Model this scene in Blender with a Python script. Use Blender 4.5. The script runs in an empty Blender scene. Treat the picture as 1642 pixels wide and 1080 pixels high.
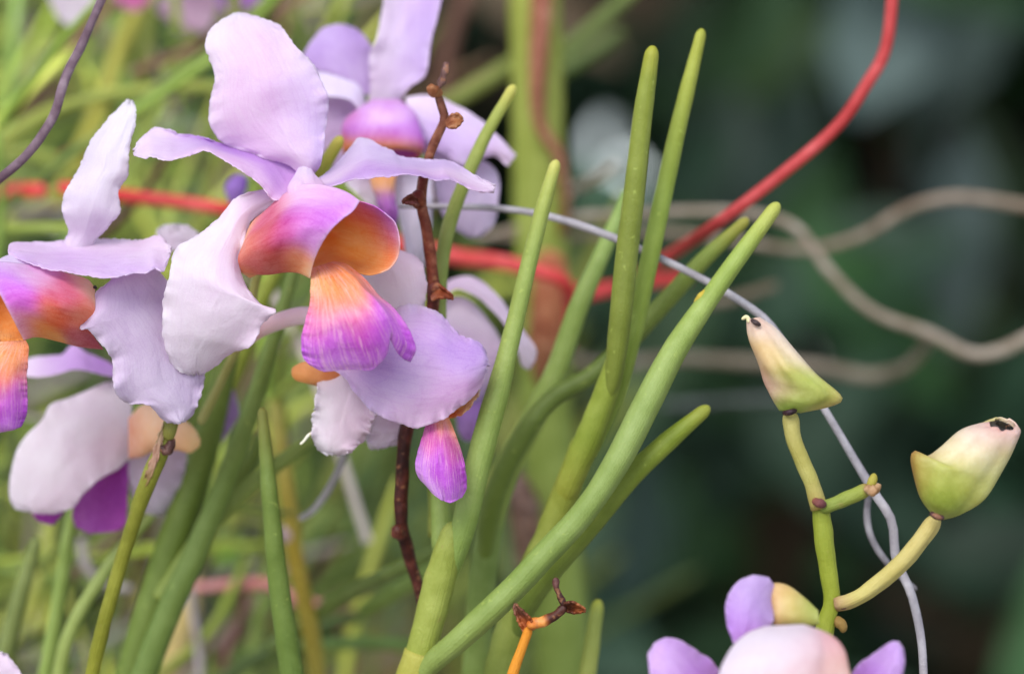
import bpy, math, random
import numpy as np
from mathutils import Vector, noise

S = bpy.context.scene
C = S.collection
R_ = math.radians

# ------------------------------------------------------------ camera, sky, sun
CAM_D = 0.70            # metres from the lens to the plane in focus
CAM_Z = 1.30
cam = bpy.data.cameras.new('camera')
cam.lens = 100; cam.sensor_width = 36
cam.clip_start = 0.02; cam.clip_end = 500
cam.dof.use_dof = True
cam.dof.focus_distance = CAM_D - 0.006
cam.dof.aperture_fstop = 5.3
camo = bpy.data.objects.new('camera', cam)
camo.location = (0, -CAM_D, CAM_Z); camo.rotation_euler = (R_(90), 0, 0)
C.objects.link(camo); S.camera = camo

SUN_EL, SUN_AZ = 40, 200
w = bpy.data.worlds.new("World"); S.world = w; w.use_nodes = True
nt = w.node_tree
sky = nt.nodes.new('ShaderNodeTexSky'); sky.sky_type = 'NISHITA'; sky.sun_disc = False
sky.sun_elevation = R_(SUN_EL); sky.sun_rotation = R_(SUN_AZ)
sky.air_density = 1.0; sky.dust_density = .4; sky.ozone_density = 3.0
bg = nt.nodes['Background']; bg.inputs['Strength'].default_value = 0.15
veil = nt.nodes.new('ShaderNodeHueSaturation'); veil.inputs['Saturation'].default_value = .5   # thin cloud greys the blue
nt.links.new(sky.outputs[0], veil.inputs['Color']); nt.links.new(veil.outputs[0], bg.inputs[0])
sl = bpy.data.lights.new('sun', 'SUN'); sl.energy = 1.5; sl.angle = R_(35); sl.color = (1, 0.95, 0.90)
so = bpy.data.objects.new('sun', sl); C.objects.link(so)
sd = Vector((math.sin(R_(SUN_AZ)) * math.cos(R_(SUN_EL)), math.cos(R_(SUN_AZ)) * math.cos(R_(SUN_EL)), math.sin(R_(SUN_EL))))
so.rotation_euler = sd.to_track_quat('Z', 'Y').to_euler()
S.view_settings.view_transform = 'Standard'; S.view_settings.look = 'None'
S.view_settings.gamma = 1; S.view_settings.use_curve_mapping = False
S.view_settings.exposure = 0.90

# ------------------------------------------------------------ helpers
DOFF = 0.
def P(x, y, d):
    """photo pixel + depth in cm behind the focus plane -> metres"""
    d = d + DOFF; D = CAM_D + d / 100.0
    return ((x - 821) / 1642 * .36 * D, d / 100.0, CAM_Z - (y - 540) / 1642 * .36 * D)
def W(px, d): return px / 1642 * .36 * (CAM_D + (d + DOFF) / 100.0)
def lin(c):
    return tuple((v / 12.92 if v <= .04045 else ((v + .055) / 1.055) ** 2.4) for v in c)
def cat(pts, n):
    """Catmull-Rom through pts, n samples even in arc length"""
    p = np.array(pts, float)
    if len(p) == 2:
        t = np.linspace(0, 1, n)[:, None]; return p[0] * (1 - t) + p[1] * t
    q = np.vstack([2 * p[0] - p[1], p, 2 * p[-1] - p[-2]])
    out = []
    for i in range(1, len(q) - 2):
        for t in np.linspace(0, 1, 14, endpoint=False):
            a, b, c, d = q[i - 1], q[i], q[i + 1], q[i + 2]
            out.append(.5 * ((2 * b) + (-a + c) * t + (2 * a - 5 * b + 4 * c - d) * t * t + (-a + 3 * b - 3 * c + d) * t ** 3))
    out.append(q[-2]); out = np.array(out)
    sc = out[:, :3].copy(); sc[:, 2] *= 65 if False else 1
    s = np.r_[0, np.cumsum(np.linalg.norm(np.diff(out[:, :2], axis=0), axis=1) + 1e-6)]
    u = np.linspace(0, s[-1], n)
    return np.stack([np.interp(u, s, out[:, k]) for k in range(out.shape[1])], 1)
def nz(x, y=0., z=0.): return noise.noise(Vector((x, y, z)))
def tag(o, label=None, category=None, group=None, kind=None):
    if label: o['label'] = label
    if category: o['category'] = category
    if group: o['group'] = group
    if kind: o['kind'] = kind
    return o
def thing(name, label, category, at=(0, 0, 0), group=None):
    o = bpy.data.objects.new(name, None); C.objects.link(o)
    o.empty_display_size = .01
    o.location = P(*at); tag(o, label, category, group); return o
def mk(name, verts, faces, mat, parent=None, cols=None, uvs=None, thick=0, smooth=True):
    me = bpy.data.meshes.new(name)
    v = np.asarray(verts, float)
    if parent is not None:
        o0 = parent; off = np.array(o0.matrix_world.translation if False else world_loc(parent)); v = v - off
    me.from_pydata(v.tolist(), [], [list(f) for f in faces])
    if cols is not None and mat is not None:
        a = me.color_attributes.new('pigment', 'FLOAT_COLOR', 'POINT')
        c = np.ones((len(v), 4), np.float32); c[:, :3] = cols
        a.data.foreach_set('color', c.ravel())
    if uvs is not None:
        ul = me.uv_layers.new(name='UVMap')
        li = np.zeros(len(me.loops), np.int32); me.loops.foreach_get('vertex_index', li)
        ul.data.foreach_set('uv', np.asarray(uvs, np.float32)[li].ravel())
    if smooth: me.polygons.foreach_set('use_smooth', [True] * len(me.polygons))
    me.materials.append(mat); me.update()
    o = bpy.data.objects.new(name, me); C.objects.link(o)
    if parent is not None: o.parent = parent
    if thick:
        m = o.modifiers.new('thickness', 'SOLIDIFY'); m.thickness = thick; m.offset = 0
    return o
def world_loc(o):
    v = Vector(o.location)
    while o.parent: o = o.parent; v = v + o.location
    return tuple(v)
def grid_faces(nu, nv, wrap=False):
    f = []
    for j in range(nv - 1):
        for i in range(nu if wrap else nu - 1):
            k = (i + 1) % nu
            f.append((j * nu + i, j * nu + k, (j + 1) * nu + k, (j + 1) * nu + i))
    return f
def pigs(ctrl, sig=.22):
    """pigment of a petal from spots of colour at (u, v)"""
    uv = np.array([(a, b) for a, b, c in ctrl], float); cc = np.array([lin(c) for a, b, c in ctrl])
    def f(U, V):
        d2 = (U[..., None] - uv[:, 0]) ** 2 + (V[..., None] - uv[:, 1]) ** 2
        ww = np.exp(-d2 / (2 * sig * sig)) + 1e-9
        return (ww[..., None] * cc).sum(-2) / ww.sum(-1)[..., None]
    return f
def dim(f, k): return lambda U, V: f(U, V) * k
def patch(name, L, Rr, pig, mat, parent, B=None, T=None, bow=0., ruf=.06, jit=3.2, nu=34, nv=56, thick=.00024, seed=0, fq=7, bowv=None):
    nu = int(nu * 1.5); nv = int(nv * 1.7)
    if DOFF: jit *= .35
    Lc, Rc = cat(L, nv), cat(Rr, nv)
    u = np.linspace(0, 1, nu)[:, None]; v = np.linspace(0, 1, nv)[:, None]
    Bc = cat([L[0]] + (B or []) + [Rr[0]], nu); Tc = cat([L[-1]] + (T or []) + [Rr[-1]], nu)
    U, V = np.meshgrid(u[:, 0], v[:, 0])
    a = (1 - U)[..., None] * Lc[:, None] + U[..., None] * Rc[:, None]
    b = (1 - V)[..., None] * Bc[None] + V[..., None] * Tc[None]
    c = ((1 - U) * (1 - V))[..., None] * Lc[0] + (U * (1 - V))[..., None] * Rc[0] + ((1 - U) * V)[..., None] * Lc[-1] + (U * V)[..., None] * Rc[-1]
    G = a + b - c
    G[..., 2] += bow * 4 * U * (1 - U) * np.sin(math.pi * (.08 + .84 * V))
    e = np.abs(2 * U - 1)
    for j in range(nv):
        for i in range(nu):
            uu, vv = U[j, i], V[j, i]; ed = max(e[j, i], abs(vv - .0) ** 8)
            s = seed * 7.3 + (3.1 if uu > .5 else 0)
            G[j, i, 2] += ruf * ed ** 7 * nz(vv * 22 + s, uu * 2, 3.3) * 1.5
            G[j, i, 2] += ruf * (ed ** 2.5) * nz(vv * fq + s, uu * 2.5, s) * 2.2 + .035 * nz(uu * 5 + s, vv * 6, 1.7) * min(1, vv * 4)
            k = jit * ed ** 5 * min(1, vv * 5)
            G[j, i, 0] += k * (1.3 * nz(vv * 9 + s, uu * 9, 4.) + .45 * nz(vv * 64 + s, uu * 30, 2.) + .6 * nz(vv * 40 + s, uu * 30, 9.))
            G[j, i, 1] += k * (1.3 * nz(vv * 9 + s, uu * 9, 14.) + .45 * nz(vv * 64 + s, uu * 30, 12.) + .6 * nz(vv * 44 + s, uu * 30, 19.))
    vs = np.array([P(*g) for g in G.reshape(-1, 3)])
    cols = np.minimum(pig(U, V).reshape(-1, 3) * (1.04, 1.0, .965), .9)
    if DOFF or mat in (M_LOBE, M_LIP): cols = cols ** .82
    if name in ('dorsal_sepal', 'petal', 'lateral_sepal', 'side_lobe'):      # pale margin, with translucent edge glow painted into it
        k = ((V ** 45 if name == 'side_lobe' else np.maximum(e, V) ** 22)).reshape(-1, 1) * .4; cols = cols * (1 - k) + k * np.array([.88, .82, .88])
    uvs = np.stack([U.ravel(), V.ravel()], 1)
    return mk(name, vs, grid_faces(nu, nv), mat, parent, cols, uvs, thick)
def stops(cs, k=1.):
    pos = np.array([a for a, b in cs]); cc = np.array([lin(b) for a, b in cs]) * k
    return lambda v: np.stack([np.interp(v, pos, cc[:, k]) for k in range(3)], -1)
def tube(name, pts, rad, cs, mat, parent=None, n=None, sides=14, tip=True, base=False, lump=.04, seed=0, flat=1., groove=0.):
    """round stem or leaf along pts (x, y, d); rad = half widths in px, cs = colour stops"""
    if n is None: n = max(14, min(70, int(np.linalg.norm(np.diff(np.array(pts, float)[:, :2], axis=0), axis=1).sum() / 9)))
    c = cat(pts, 240)
    w3 = np.array([P(*p) for p in c])
    s = np.r_[0, np.cumsum(np.linalg.norm(np.diff(w3, axis=0), axis=1))]; T = s[-1]
    r = np.interp(np.linspace(0, 1, 240), np.linspace(0, 1, len(rad)), rad)
    slim = .68 if mat is M_ROOT else .76 if mat is M_RED else .84 if mat in (M_LEAF, M_STEM, M_RED) else 1.
    rm = np.array([W(a * slim, q[2]) for a, q in zip(r, c)])
    u = list(np.linspace(0, T, n)); re = rm[-1]; rb = rm[0]
    if tip: u = [a for a in u if a < T - 1.6 * re] + [T - 1.6 * re * (1 - math.sin(q * math.pi / 2)) for q in np.linspace(0, 1, 8)]
    if base: u = [rb * 1.2 * (1 - math.cos(q * math.pi / 2)) for q in np.linspace(0, 1, 6)[:-1]] + [a for a in u if a >= rb * 1.2]
    u = np.array(u); ctr = np.stack([np.interp(u, s, w3[:, k]) for k in range(3)], 1)
    rr = np.interp(u, s, rm)
    if tip:
        q = np.clip((u - (T - 1.6 * re)) / (1.6 * re), 0, 1); rr = rr * np.sqrt(np.maximum(1 - q * q, 1e-5))
    if base:
        q = np.clip(1 - u / (rb * 1.2), 0, 1); rr = rr * np.sqrt(np.maximum(1 - q * q, 1e-5))
    tan = np.gradient(w3, axis=0); tan = np.stack([np.interp(u, s, tan[:, k]) for k in range(3)], 1)
    tan /= np.linalg.norm(tan, axis=1)[:, None] + 1e-12
    up = np.array([0., -1., 0.]); vs = []; uvs = []; m = len(u)
    for j in range(m):
        a = up - tan[j] * up.dot(tan[j])
        if np.linalg.norm(a) < 1e-3: a = np.array([0, 0, 1.]) - tan[j] * tan[j][2]
        a /= np.linalg.norm(a); up = a; b = np.cross(tan[j], a)
        for i in range(sides):
            th = 2 * math.pi * i / sides
            k = rr[j] * (1 + lump * 2 * nz(u[j] / (T + 1e-9) * n * .35 + seed, math.cos(th) * .8, math.sin(th) * .8 + seed))
            k *= 1 - groove * math.exp(-((th - 1.0) / .35) ** 2)
            vs.append(ctr[j] + a * math.cos(th) * k * flat + b * math.sin(th) * k)
            uvs.append((abs(2 * i / sides - 1), u[j] / T))
    f = grid_faces(sides, m, True)
    vs.append(ctr[0]); uvs.append((0, 0)); vs.append(ctr[-1]); uvs.append((0, 1))
    for i in range(sides):
        k = (i + 1) % sides
        f.append((k, i, m * sides)); f.append(((m - 1) * sides + i, (m - 1) * sides + k, m * sides + 1))
    uvs = np.array(uvs)
    return mk(name, vs, f, mat, parent, stops(cs, np.array([.88, .76, .78]) if mat in (M_LEAF, M_STEM) else 1.)(uvs[:, 1]), uvs)
def loft(name, L, Rr, deep, pig, mat, parent=None, n=36, sides=28, open_end=None, ends=(.3, .3), lump=.05, seed=0, cap=True, creases=()):
    """closed rounded body whose sides run along L and Rr; deep = half depth in px (list)"""
    Lc, Rc = cat(L, n), cat(Rr, n); vs = []; uv = []
    dp = np.interp(np.linspace(0, 1, n), np.linspace(0, 1, len(deep)), deep)
    for j in range(n):
        v = j / (n - 1); m = (Lc[j] + Rc[j]) / 2; h = (Rc[j] - Lc[j]) / 2
        for i in range(sides):
            th = 2 * math.pi * i / sides
            k = 1 + lump * nz(math.cos(th) * 1.3 + seed, math.sin(th) * 1.3, v * 3)
            for c0, c1, dd in creases:        # seam between two folded sepals
                q = (i / sides - (c0 + (c1 - c0) * v)) / .035
                k += dd * (math.exp(-q * q) * -1 + .5 * math.exp(-(q - 1.6) ** 2)) * math.sin(math.pi * min(1, v * .9 + .1))
            p = m - h * math.cos(th) * k
            p[2] -= math.sin(th) * dp[j] * k * .0153          # px -> cm
            if open_end:
                q = max(0, (v - .75) / .25) ** 1.5 * (.5 + .5 * math.sin(th))
                p[0] += open_end[0] * q; p[1] += open_end[1] * q
                if v > .93: p[0] += 3 * nz(th * 2.2, seed); p[1] += 4 * nz(th * 2.2, seed + 5)
            vs.append(P(*p)); uv.append((i / sides, v))
    f = grid_faces(sides, n, True)
    if cap:
        vs.append(P(*((Lc[0] + Rc[0]) / 2))); uv.append((0, 0))
        f += [((i + 1) % sides, i, n * sides) for i in range(sides)]
        if not open_end:
            vs.append(P(*((Lc[-1] + Rc[-1]) / 2))); uv.append((0, 1))
            f += [((n - 1) * sides + i, (n - 1) * sides + (i + 1) % sides, n * sides + 1) for i in range(sides)]
    uv = np.array(uv)
    return mk(name, vs, f, mat, parent, pig(uv[:, 0], uv[:, 1]), uv, .0004 if open_end else 0)

# ------------------------------------------------------------ materials
def nodes(name):
    m = bpy.data.materials.new(name); m.use_nodes = True; t = m.node_tree
    return m, t, t.nodes['Principled BSDF'], t.nodes['Material Output']
def N(t, kind, **kw):
    n = t.nodes.new(kind)
    for k, v in kw.items():
        if k in n.inputs: n.inputs[k].default_value = v
        else: setattr(n, k, v)
    return n
def petal_mat(name, trans=.5, vein=.05, veinscale=22., rough=.6, cell=.10, streak=None):
    m, t, b, out = nodes(name); L = t.links.new
    at = N(t, 'ShaderNodeAttribute', attribute_name='pigment')
    uv = N(t, 'ShaderNodeUVMap')
    mp = N(t, 'ShaderNodeMapping'); mp.inputs['Scale'].default_value = (veinscale, 2.2, 1); L(uv.outputs[0], mp.inputs[0])
    vn = N(t, 'ShaderNodeTexNoise', Scale=1.0, Detail=3.0, Roughness=.55, Distortion=.6); L(mp.outputs[0], vn.inputs[0])
    geo = N(t, 'ShaderNodeTexCoord')
    cn = N(t, 'ShaderNodeTexNoise', Scale=2600.0, Detail=2.0); L(geo.outputs['Object'], cn.inputs[0])
    bn = N(t, 'ShaderNodeTexNoise', Scale=90.0, Detail=3.0); L(geo.outputs['Object'], bn.inputs[0])
    def scale(sock, lo, hi):
        r = N(t, 'ShaderNodeMapRange'); r.inputs['From Min'].default_value = .3; r.inputs['From Max'].default_value = .7
        r.inputs['To Min'].default_value = lo; r.inputs['To Max'].default_value = hi; L(sock, r.inputs[0]); return r.outputs[0]
    mu = N(t, 'ShaderNodeMath', operation='MULTIPLY'); L(scale(vn.outputs[0], 1 - vein, 1 + vein * .6), mu.inputs[0]); L(scale(cn.outputs[0], 1 - cell, 1 + cell), mu.inputs[1])
    mpv = N(t, 'ShaderNodeMapping'); mpv.inputs['Scale'].default_value = (17, 4.5, 1)
    wv = N(t, 'ShaderNodeTexNoise', Scale=5.0, Detail=2.0); L(uv.outputs[0], wv.inputs[0])
    av = N(t, 'ShaderNodeMix', data_type='RGBA'); av.inputs[0].default_value = .035; L(uv.outputs[0], av.inputs[6]); L(wv.outputs[1], av.inputs[7]); L(av.outputs[2], mpv.inputs[0])
    vo = N(t, 'ShaderNodeTexVoronoi', feature='DISTANCE_TO_EDGE', Scale=1.0); L(mpv.outputs[0], vo.inputs[0])
    vr = N(t, 'ShaderNodeMapRange'); vr.inputs['From Max'].default_value = .07; vr.inputs['To Min'].default_value = .86; vr.inputs['To Max'].default_value = 1.0; L(vo.outputs['Distance'], vr.inputs[0])
    m0 = mu; mu = N(t, 'ShaderNodeMath', operation='MULTIPLY'); L(m0.outputs[0], mu.inputs[0]); L(vr.outputs[0], mu.inputs[1])
    # petals blotch towards a deeper tone of their own colour
    gm = N(t, 'ShaderNodeGamma'); L(at.outputs['Color'], gm.inputs[0]); L(scale(bn.outputs[0], .80, 1.2), gm.inputs[1])
    gm2 = N(t, 'ShaderNodeGamma'); L(gm.outputs[0], gm2.inputs[0])
    iv = N(t, 'ShaderNodeMath', operation='DIVIDE'); iv.inputs[0].default_value = 1.; L(mu.outputs[0], iv.inputs[1]); L(iv.outputs[0], gm2.inputs[1])
    col = gm2.outputs[0]
    if streak:
        mp2 = N(t, 'ShaderNodeMapping'); mp2.inputs['Scale'].default_value = (streak[0], streak[1], 1); L(uv.outputs[0], mp2.inputs[0])
        sn = N(t, 'ShaderNodeTexNoise', Scale=1.0, Detail=4.0, Roughness=.6, Distortion=1.1); L(mp2.outputs[0], sn.inputs[0])
        rp = N(t, 'ShaderNodeValToRGB'); rp.color_ramp.elements[0].position = .50; rp.color_ramp.elements[1].position = .70
        rp.color_ramp.elements[0].color = (0, 0, 0, 1); rp.color_ramp.elements[1].color = (.5, .5, .5, 1); L(sn.outputs[0], rp.inputs[0])
        mx = N(t, 'ShaderNodeMix', data_type='RGBA'); L(rp.outputs[0], mx.inputs[0]); L(col, mx.inputs[6]); mx.inputs[7].default_value = (*lin(streak[2]), 1)
        # dark freckles in the throat
        mp3 = N(t, 'ShaderNodeMapping'); mp3.inputs['Scale'].default_value = (46, 30, 1); L(uv.outputs[0], mp3.inputs[0])
        fn = N(t, 'ShaderNodeTexNoise', Scale=1.0, Detail=1.0); L(mp3.outputs[0], fn.inputs[0])
        fr = N(t, 'ShaderNodeMapRange'); fr.inputs['From Min'].default_value = .62; fr.inputs['From Max'].default_value = .72; L(fn.outputs[0], fr.inputs[0])
        sx = N(t, 'ShaderNodeSeparateXYZ'); L(uv.outputs[0], sx.inputs[0])
        fv = N(t, 'ShaderNodeMapRange'); fv.inputs['From Min'].default_value = .05; fv.inputs['From Max'].default_value = .42
        fv.inputs['To Min'].default_value = .75; fv.inputs['To Max'].default_value = 0; L(sx.outputs[1], fv.inputs[0])
        fm = N(t, 'ShaderNodeMath', operation='MULTIPLY'); L(fr.outputs[0], fm.inputs[0]); L(fv.outputs[0], fm.inputs[1])
        mx2 = N(t, 'ShaderNodeMix', data_type='RGBA'); L(fm.outputs[0], mx2.inputs[0]); L(mx.outputs[2], mx2.inputs[6]); mx2.inputs[7].default_value = (*lin((.62, .2, .12)), 1)
        col = mx2.outputs[2]
    L(col, b.inputs['Base Color']); b.inputs['Roughness'].default_value = rough
    b.inputs['Specular IOR Level'].default_value = .35
    b.inputs['Sheen Weight'].default_value = .12; b.inputs['Sheen Roughness'].default_value = .4
    bp = N(t, 'ShaderNodeBump', Strength=.22, Distance=.0004); L(vn.outputs[0], bp.inputs['Height'])
    wn = N(t, 'ShaderNodeTexNoise', Scale=190.0, Detail=4.0, Distortion=.8); L(geo.outputs['Object'], wn.inputs[0])
    bp1 = N(t, 'ShaderNodeBump', Strength=.3, Distance=.0012); L(wn.outputs[0], bp1.inputs['Height']); L(bp.outputs[0], bp1.inputs['Normal'])
    bp2 = N(t, 'ShaderNodeBump', Strength=.5, Distance=.0002); L(cn.outputs[0], bp2.inputs['Height']); L(bp1.outputs[0], bp2.inputs['Normal'])
    L(bp2.outputs[0], b.inputs['Normal'])
    tr = N(t, 'ShaderNodeBsdfTranslucent'); L(col, tr.inputs[0]); L(bp.outputs[0], tr.inputs[1])
    ms = N(t, 'ShaderNodeMixShader'); ms.inputs[0].default_value = trans
    L(b.outputs[0], ms.inputs[1]); L(tr.outputs[0], ms.inputs[2]); L(ms.outputs[0], out.inputs[0])
    return m
def skin_mat(name, rough=.4, var=.25, scale=140., bump=.3, bscale=900., spec=.5, trans=0., fleck=None, sub=0., along=False, fibre=0.):
    m, t, b, out = nodes(name); L = t.links.new
    at = N(t, 'ShaderNodeAttribute', attribute_name='pigment'); tc = N(t, 'ShaderNodeTexCoord')
    n1 = N(t, 'ShaderNodeTexNoise', Scale=scale, Detail=4.0, Roughness=.6); L(tc.outputs['Object'], n1.inputs[0])
    r = N(t, 'ShaderNodeMapRange'); r.inputs['From Min'].default_value = .3; r.inputs['From Max'].default_value = .7
    r.inputs['To Min'].default_value = 1 - var * .7; r.inputs['To Max'].default_value = 1 + var; L(n1.outputs[0], r.inputs[0])
    g = N(t, 'ShaderNodeGamma'); L(at.outputs['Color'], g.inputs[0]); L(r.outputs[0], g.inputs[1])
    col = g.outputs[0]
    if fleck:
        f = N(t, 'ShaderNodeTexNoise', Scale=fleck[0], Detail=3.0); L(tc.outputs['Object'], f.inputs[0])
        fr = N(t, 'ShaderNodeMapRange'); fr.inputs['From Min'].default_value = fleck[1]; fr.inputs['From Max'].default_value = fleck[1] + .08
        fr.inputs['To Max'].default_value = fleck[3]; L(f.outputs[0], fr.inputs[0])
        mx = N(t, 'ShaderNodeMix', data_type='RGBA'); L(fr.outputs[0], mx.inputs[0]); L(col, mx.inputs[6]); mx.inputs[7].default_value = (*lin(fleck[2]), 1)
        col = mx.outputs[2]
    L(col, b.inputs['Base Color'])
    rr = N(t, 'ShaderNodeMapRange'); rr.inputs['To Min'].default_value = rough - .1; rr.inputs['To Max'].default_value = rough + .15; L(n1.outputs[0], rr.inputs[0]); L(rr.outputs[0], b.inputs['Roughness'])
    b.inputs['Specular IOR Level'].default_value = spec
    n2 = N(t, 'ShaderNodeTexNoise', Scale=bscale, Detail=2.0)
    if along:
        uv = N(t, 'ShaderNodeUVMap'); mp = N(t, 'ShaderNodeMapping'); mp.inputs['Scale'].default_value = (14, 3, 1); L(uv.outputs[0], mp.inputs[0]); n2.inputs['Scale'].default_value = 1.; L(mp.outputs[0], n2.inputs[0])
    else: L(tc.outputs['Object'], n2.inputs[0])
    bp = N(t, 'ShaderNodeBump', Strength=bump, Distance=.0004); L(n2.outputs[0], bp.inputs['Height']); L(bp.outputs[0], b.inputs['Normal'])
    if fibre:
        uv = N(t, 'ShaderNodeUVMap'); mp = N(t, 'ShaderNodeMapping'); mp.inputs['Scale'].default_value = (22, 4, 1); L(uv.outputs[0], mp.inputs[0])
        n3 = N(t, 'ShaderNodeTexNoise', Scale=1., Detail=3.0); L(mp.outputs[0], n3.inputs[0])
        bp3 = N(t, 'ShaderNodeBump', Strength=fibre, Distance=.0003); L(n3.outputs[0], bp3.inputs['Height']); L(bp.outputs[0], bp3.inputs['Normal']); L(bp3.outputs[0], b.inputs['Normal'])
    if sub:
        b.inputs['Subsurface Weight'].default_value = sub; b.inputs['Subsurface Radius'].default_value = (1, .7, .4); b.inputs['Subsurface Scale'].default_value = .0015
    if trans:
        tr = N(t, 'ShaderNodeBsdfTranslucent'); L(col, tr.inputs[0])
        ms = N(t, 'ShaderNodeMixShader'); ms.inputs[0].default_value = trans
        L(b.outputs[0], ms.inputs[1]); L(tr.outputs[0], ms.inputs[2]); L(ms.outputs[0], out.inputs[0])
    return m
M_PET = petal_mat('petal_tissue')
M_LOBE = petal_mat('lip_lobe_tissue', trans=.35, vein=.12, veinscale=16, rough=.5)
M_LIP = petal_mat('lip_blade_tissue', trans=.3, vein=.16, veinscale=44, rough=.5, streak=(46, 3.0, (1., .84, .86)))
M_LEAF = skin_mat('fleshy_leaf', rough=.5, var=.12, scale=120, bump=.4, bscale=1900, spec=.34, fleck=(520, .66, (.70, .76, .38), .35), sub=.12, fibre=.5)
M_STEM = skin_mat('green_stem', rough=.55, var=.16, scale=120, bump=.4, bscale=1500, spec=.3, fleck=(420, .66, (.56, .50, .30), .4), sub=.1, fibre=.8)
M_DRY = skin_mat('dry_stalk', rough=.55, var=.5, scale=260, bump=.9, bscale=700, spec=.35, fleck=(500, .6, (.62, .42, .28), .5))
M_ROOT = skin_mat('aerial_root', rough=.8, var=.35, scale=150, bump=.6, bscale=1100, spec=.2)
M_RED = skin_mat('red_plastic', rough=.62, var=.3, scale=90, bump=.4, bscale=500, spec=.5)
M_BUD = skin_mat('bud_skin', rough=.5, var=.2, scale=160, bump=.3, bscale=900, spec=.4, sub=.3)
M_FOL = skin_mat('shrub_leaf', rough=.5, var=.3, scale=14, bump=.2, bscale=60, spec=.14, trans=.1)
M_TAN = skin_mat('tangle_leaf', rough=.45, var=.2, scale=40, bump=.2, bscale=300, spec=.4, trans=.1)

# ------------------------------------------------------------ colours (own pigment)
WH = (.95, .93, .97); WL = (.94, .89, .965); LA = (.93, .84, .955); MA = (.915, .775, .94)
PU = (.76, .46, .88); DP = (.73, .26, .82); PK = (.86, .36, .60); OR = (.94, .55, .22); PE = (.97, .74, .50)
RD = (.84, .34, .36); CR = (.97, .90, .74)
G1 = (.60, .66, .32); G2 = (.55, .62, .28); G3 = (.40, .50, .16); GY = (.66, .72, .25); YE = (.80, .80, .35); GB = (.50, .64, .36)

# ------------------------------------------------------------ ground
def ground_mat():
    m, t, b, out = nodes('pale_bounce_ground'); L = t.links.new  # unseen ground, made pale to bounce light up at the petals
    tc = N(t, 'ShaderNodeTexCoord'); n = N(t, 'ShaderNodeTexNoise', Scale=3., Detail=8.); L(tc.outputs['Object'], n.inputs[0])
    r = N(t, 'ShaderNodeValToRGB'); r.color_ramp.elements[0].color = (.16, .14, .11, 1); r.color_ramp.elements[1].color = (.46, .43, .37, 1)
    L(n.outputs[0], r.inputs[0]); L(r.outputs[0], b.inputs['Base Color']); b.inputs['Roughness'].default_value = .95
    bp = N(t, 'ShaderNodeBump', Strength=.8, Distance=.03); L(n.outputs[0], bp.inputs['Height']); L(bp.outputs[0], b.inputs['Normal']); return m
gv = []
for j in range(41):
    for i in range(41):
        x = (i - 20) ** 3 / 8000 * 200; y = (j - 20) ** 3 / 8000 * 200
        gv.append((x, y, .04 * nz(x * .7, y * .7)))
tag(mk('ground', gv, grid_faces(41, 41), ground_mat()), kind='structure')

# ------------------------------------------------------------ far foliage
def leaf_mass(name, items, mat):
    """items: (centre, direction, normal, length, width, colour)"""
    vs = []; fs = []; cs = []
    prof = [(0, .12), (.25, .85), (.55, 1.), (.8, .62), (1., .04)]
    for c, d, nrm, ln, wd, col in items:
        d = Vector(d).normalized(); nrm = Vector(nrm); s = d.cross(nrm).normalized(); nn = s.cross(d)
        k = len(vs)
        for a, b in prof:
            q = Vector(c) + d * (ln * (a - .5)) - nn * (ln * .22 * (a - .3) ** 2)
            for e in (-1, 0, 1):
                vs.append(tuple(q + s * (wd * .5 * b * e) + nn * (wd * .16 * b * abs(e)))); cs.append(col)
        for r in range(4):
            for e in (0, 1):
                i = k + r * 3 + e; fs.append((i, i + 1, i + 4, i + 3))
    return mk(name, vs, fs, mat, None, np.array(cs))
def rnd_dir(rg, droop=.6):
    a = rg.uniform(0, 2 * math.pi); return (math.cos(a) * .8, math.sin(a) * .5, rg.uniform(-1, .35) - droop * .3)
rg = random.Random(11)
items = []
def px_at(c):           # photo position of a world point
    D = c[1] + CAM_D
    return 821 + c[0] / D * 1642 / .36, 540 - (c[2] - CAM_Z) / D * 1642 / .36
# hedge of big drooping leaves two to four metres back, taller than the frame
for i in range(14000):
    y = rg.uniform(1.5, 4.6); x = rg.uniform(-1.6, 2.0) * (.5 + y * .45); z = rg.uniform(.0, 2.9)
    px, py = px_at((x, y, z))
    g = ((px - 985) / 78) ** 2 + ((py - 215) / 85) ** 2
    t = rg.random()
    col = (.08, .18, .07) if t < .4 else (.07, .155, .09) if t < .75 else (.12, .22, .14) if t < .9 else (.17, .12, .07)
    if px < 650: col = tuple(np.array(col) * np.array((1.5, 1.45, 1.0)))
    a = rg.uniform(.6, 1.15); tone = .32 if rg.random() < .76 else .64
    ln = rg.uniform(.10, .24) * (1.5 if y > 3.4 else 1); dr = Vector(rnd_dir(rg)).normalized(); hit = False
    for q in (-.5, -.25, 0, .25, .5):        # keeps the gap in the shrubs open
        px, py = px_at(Vector((x, y, z)) + dr * ln * q)
        if ((px - 985) / (74 if py > 215 else 38)) ** 2 + ((py - 224) / 88) ** 2 < 1: hit = rg.random() < .98
    if hit: continue
    items.append(((x, y, z), dr, (rg.uniform(-.5, .5), -1, rg.uniform(.0, .9)), ln, ln * rg.uniform(.28, .5), tuple(v * a * tone for v in col)))
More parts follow.
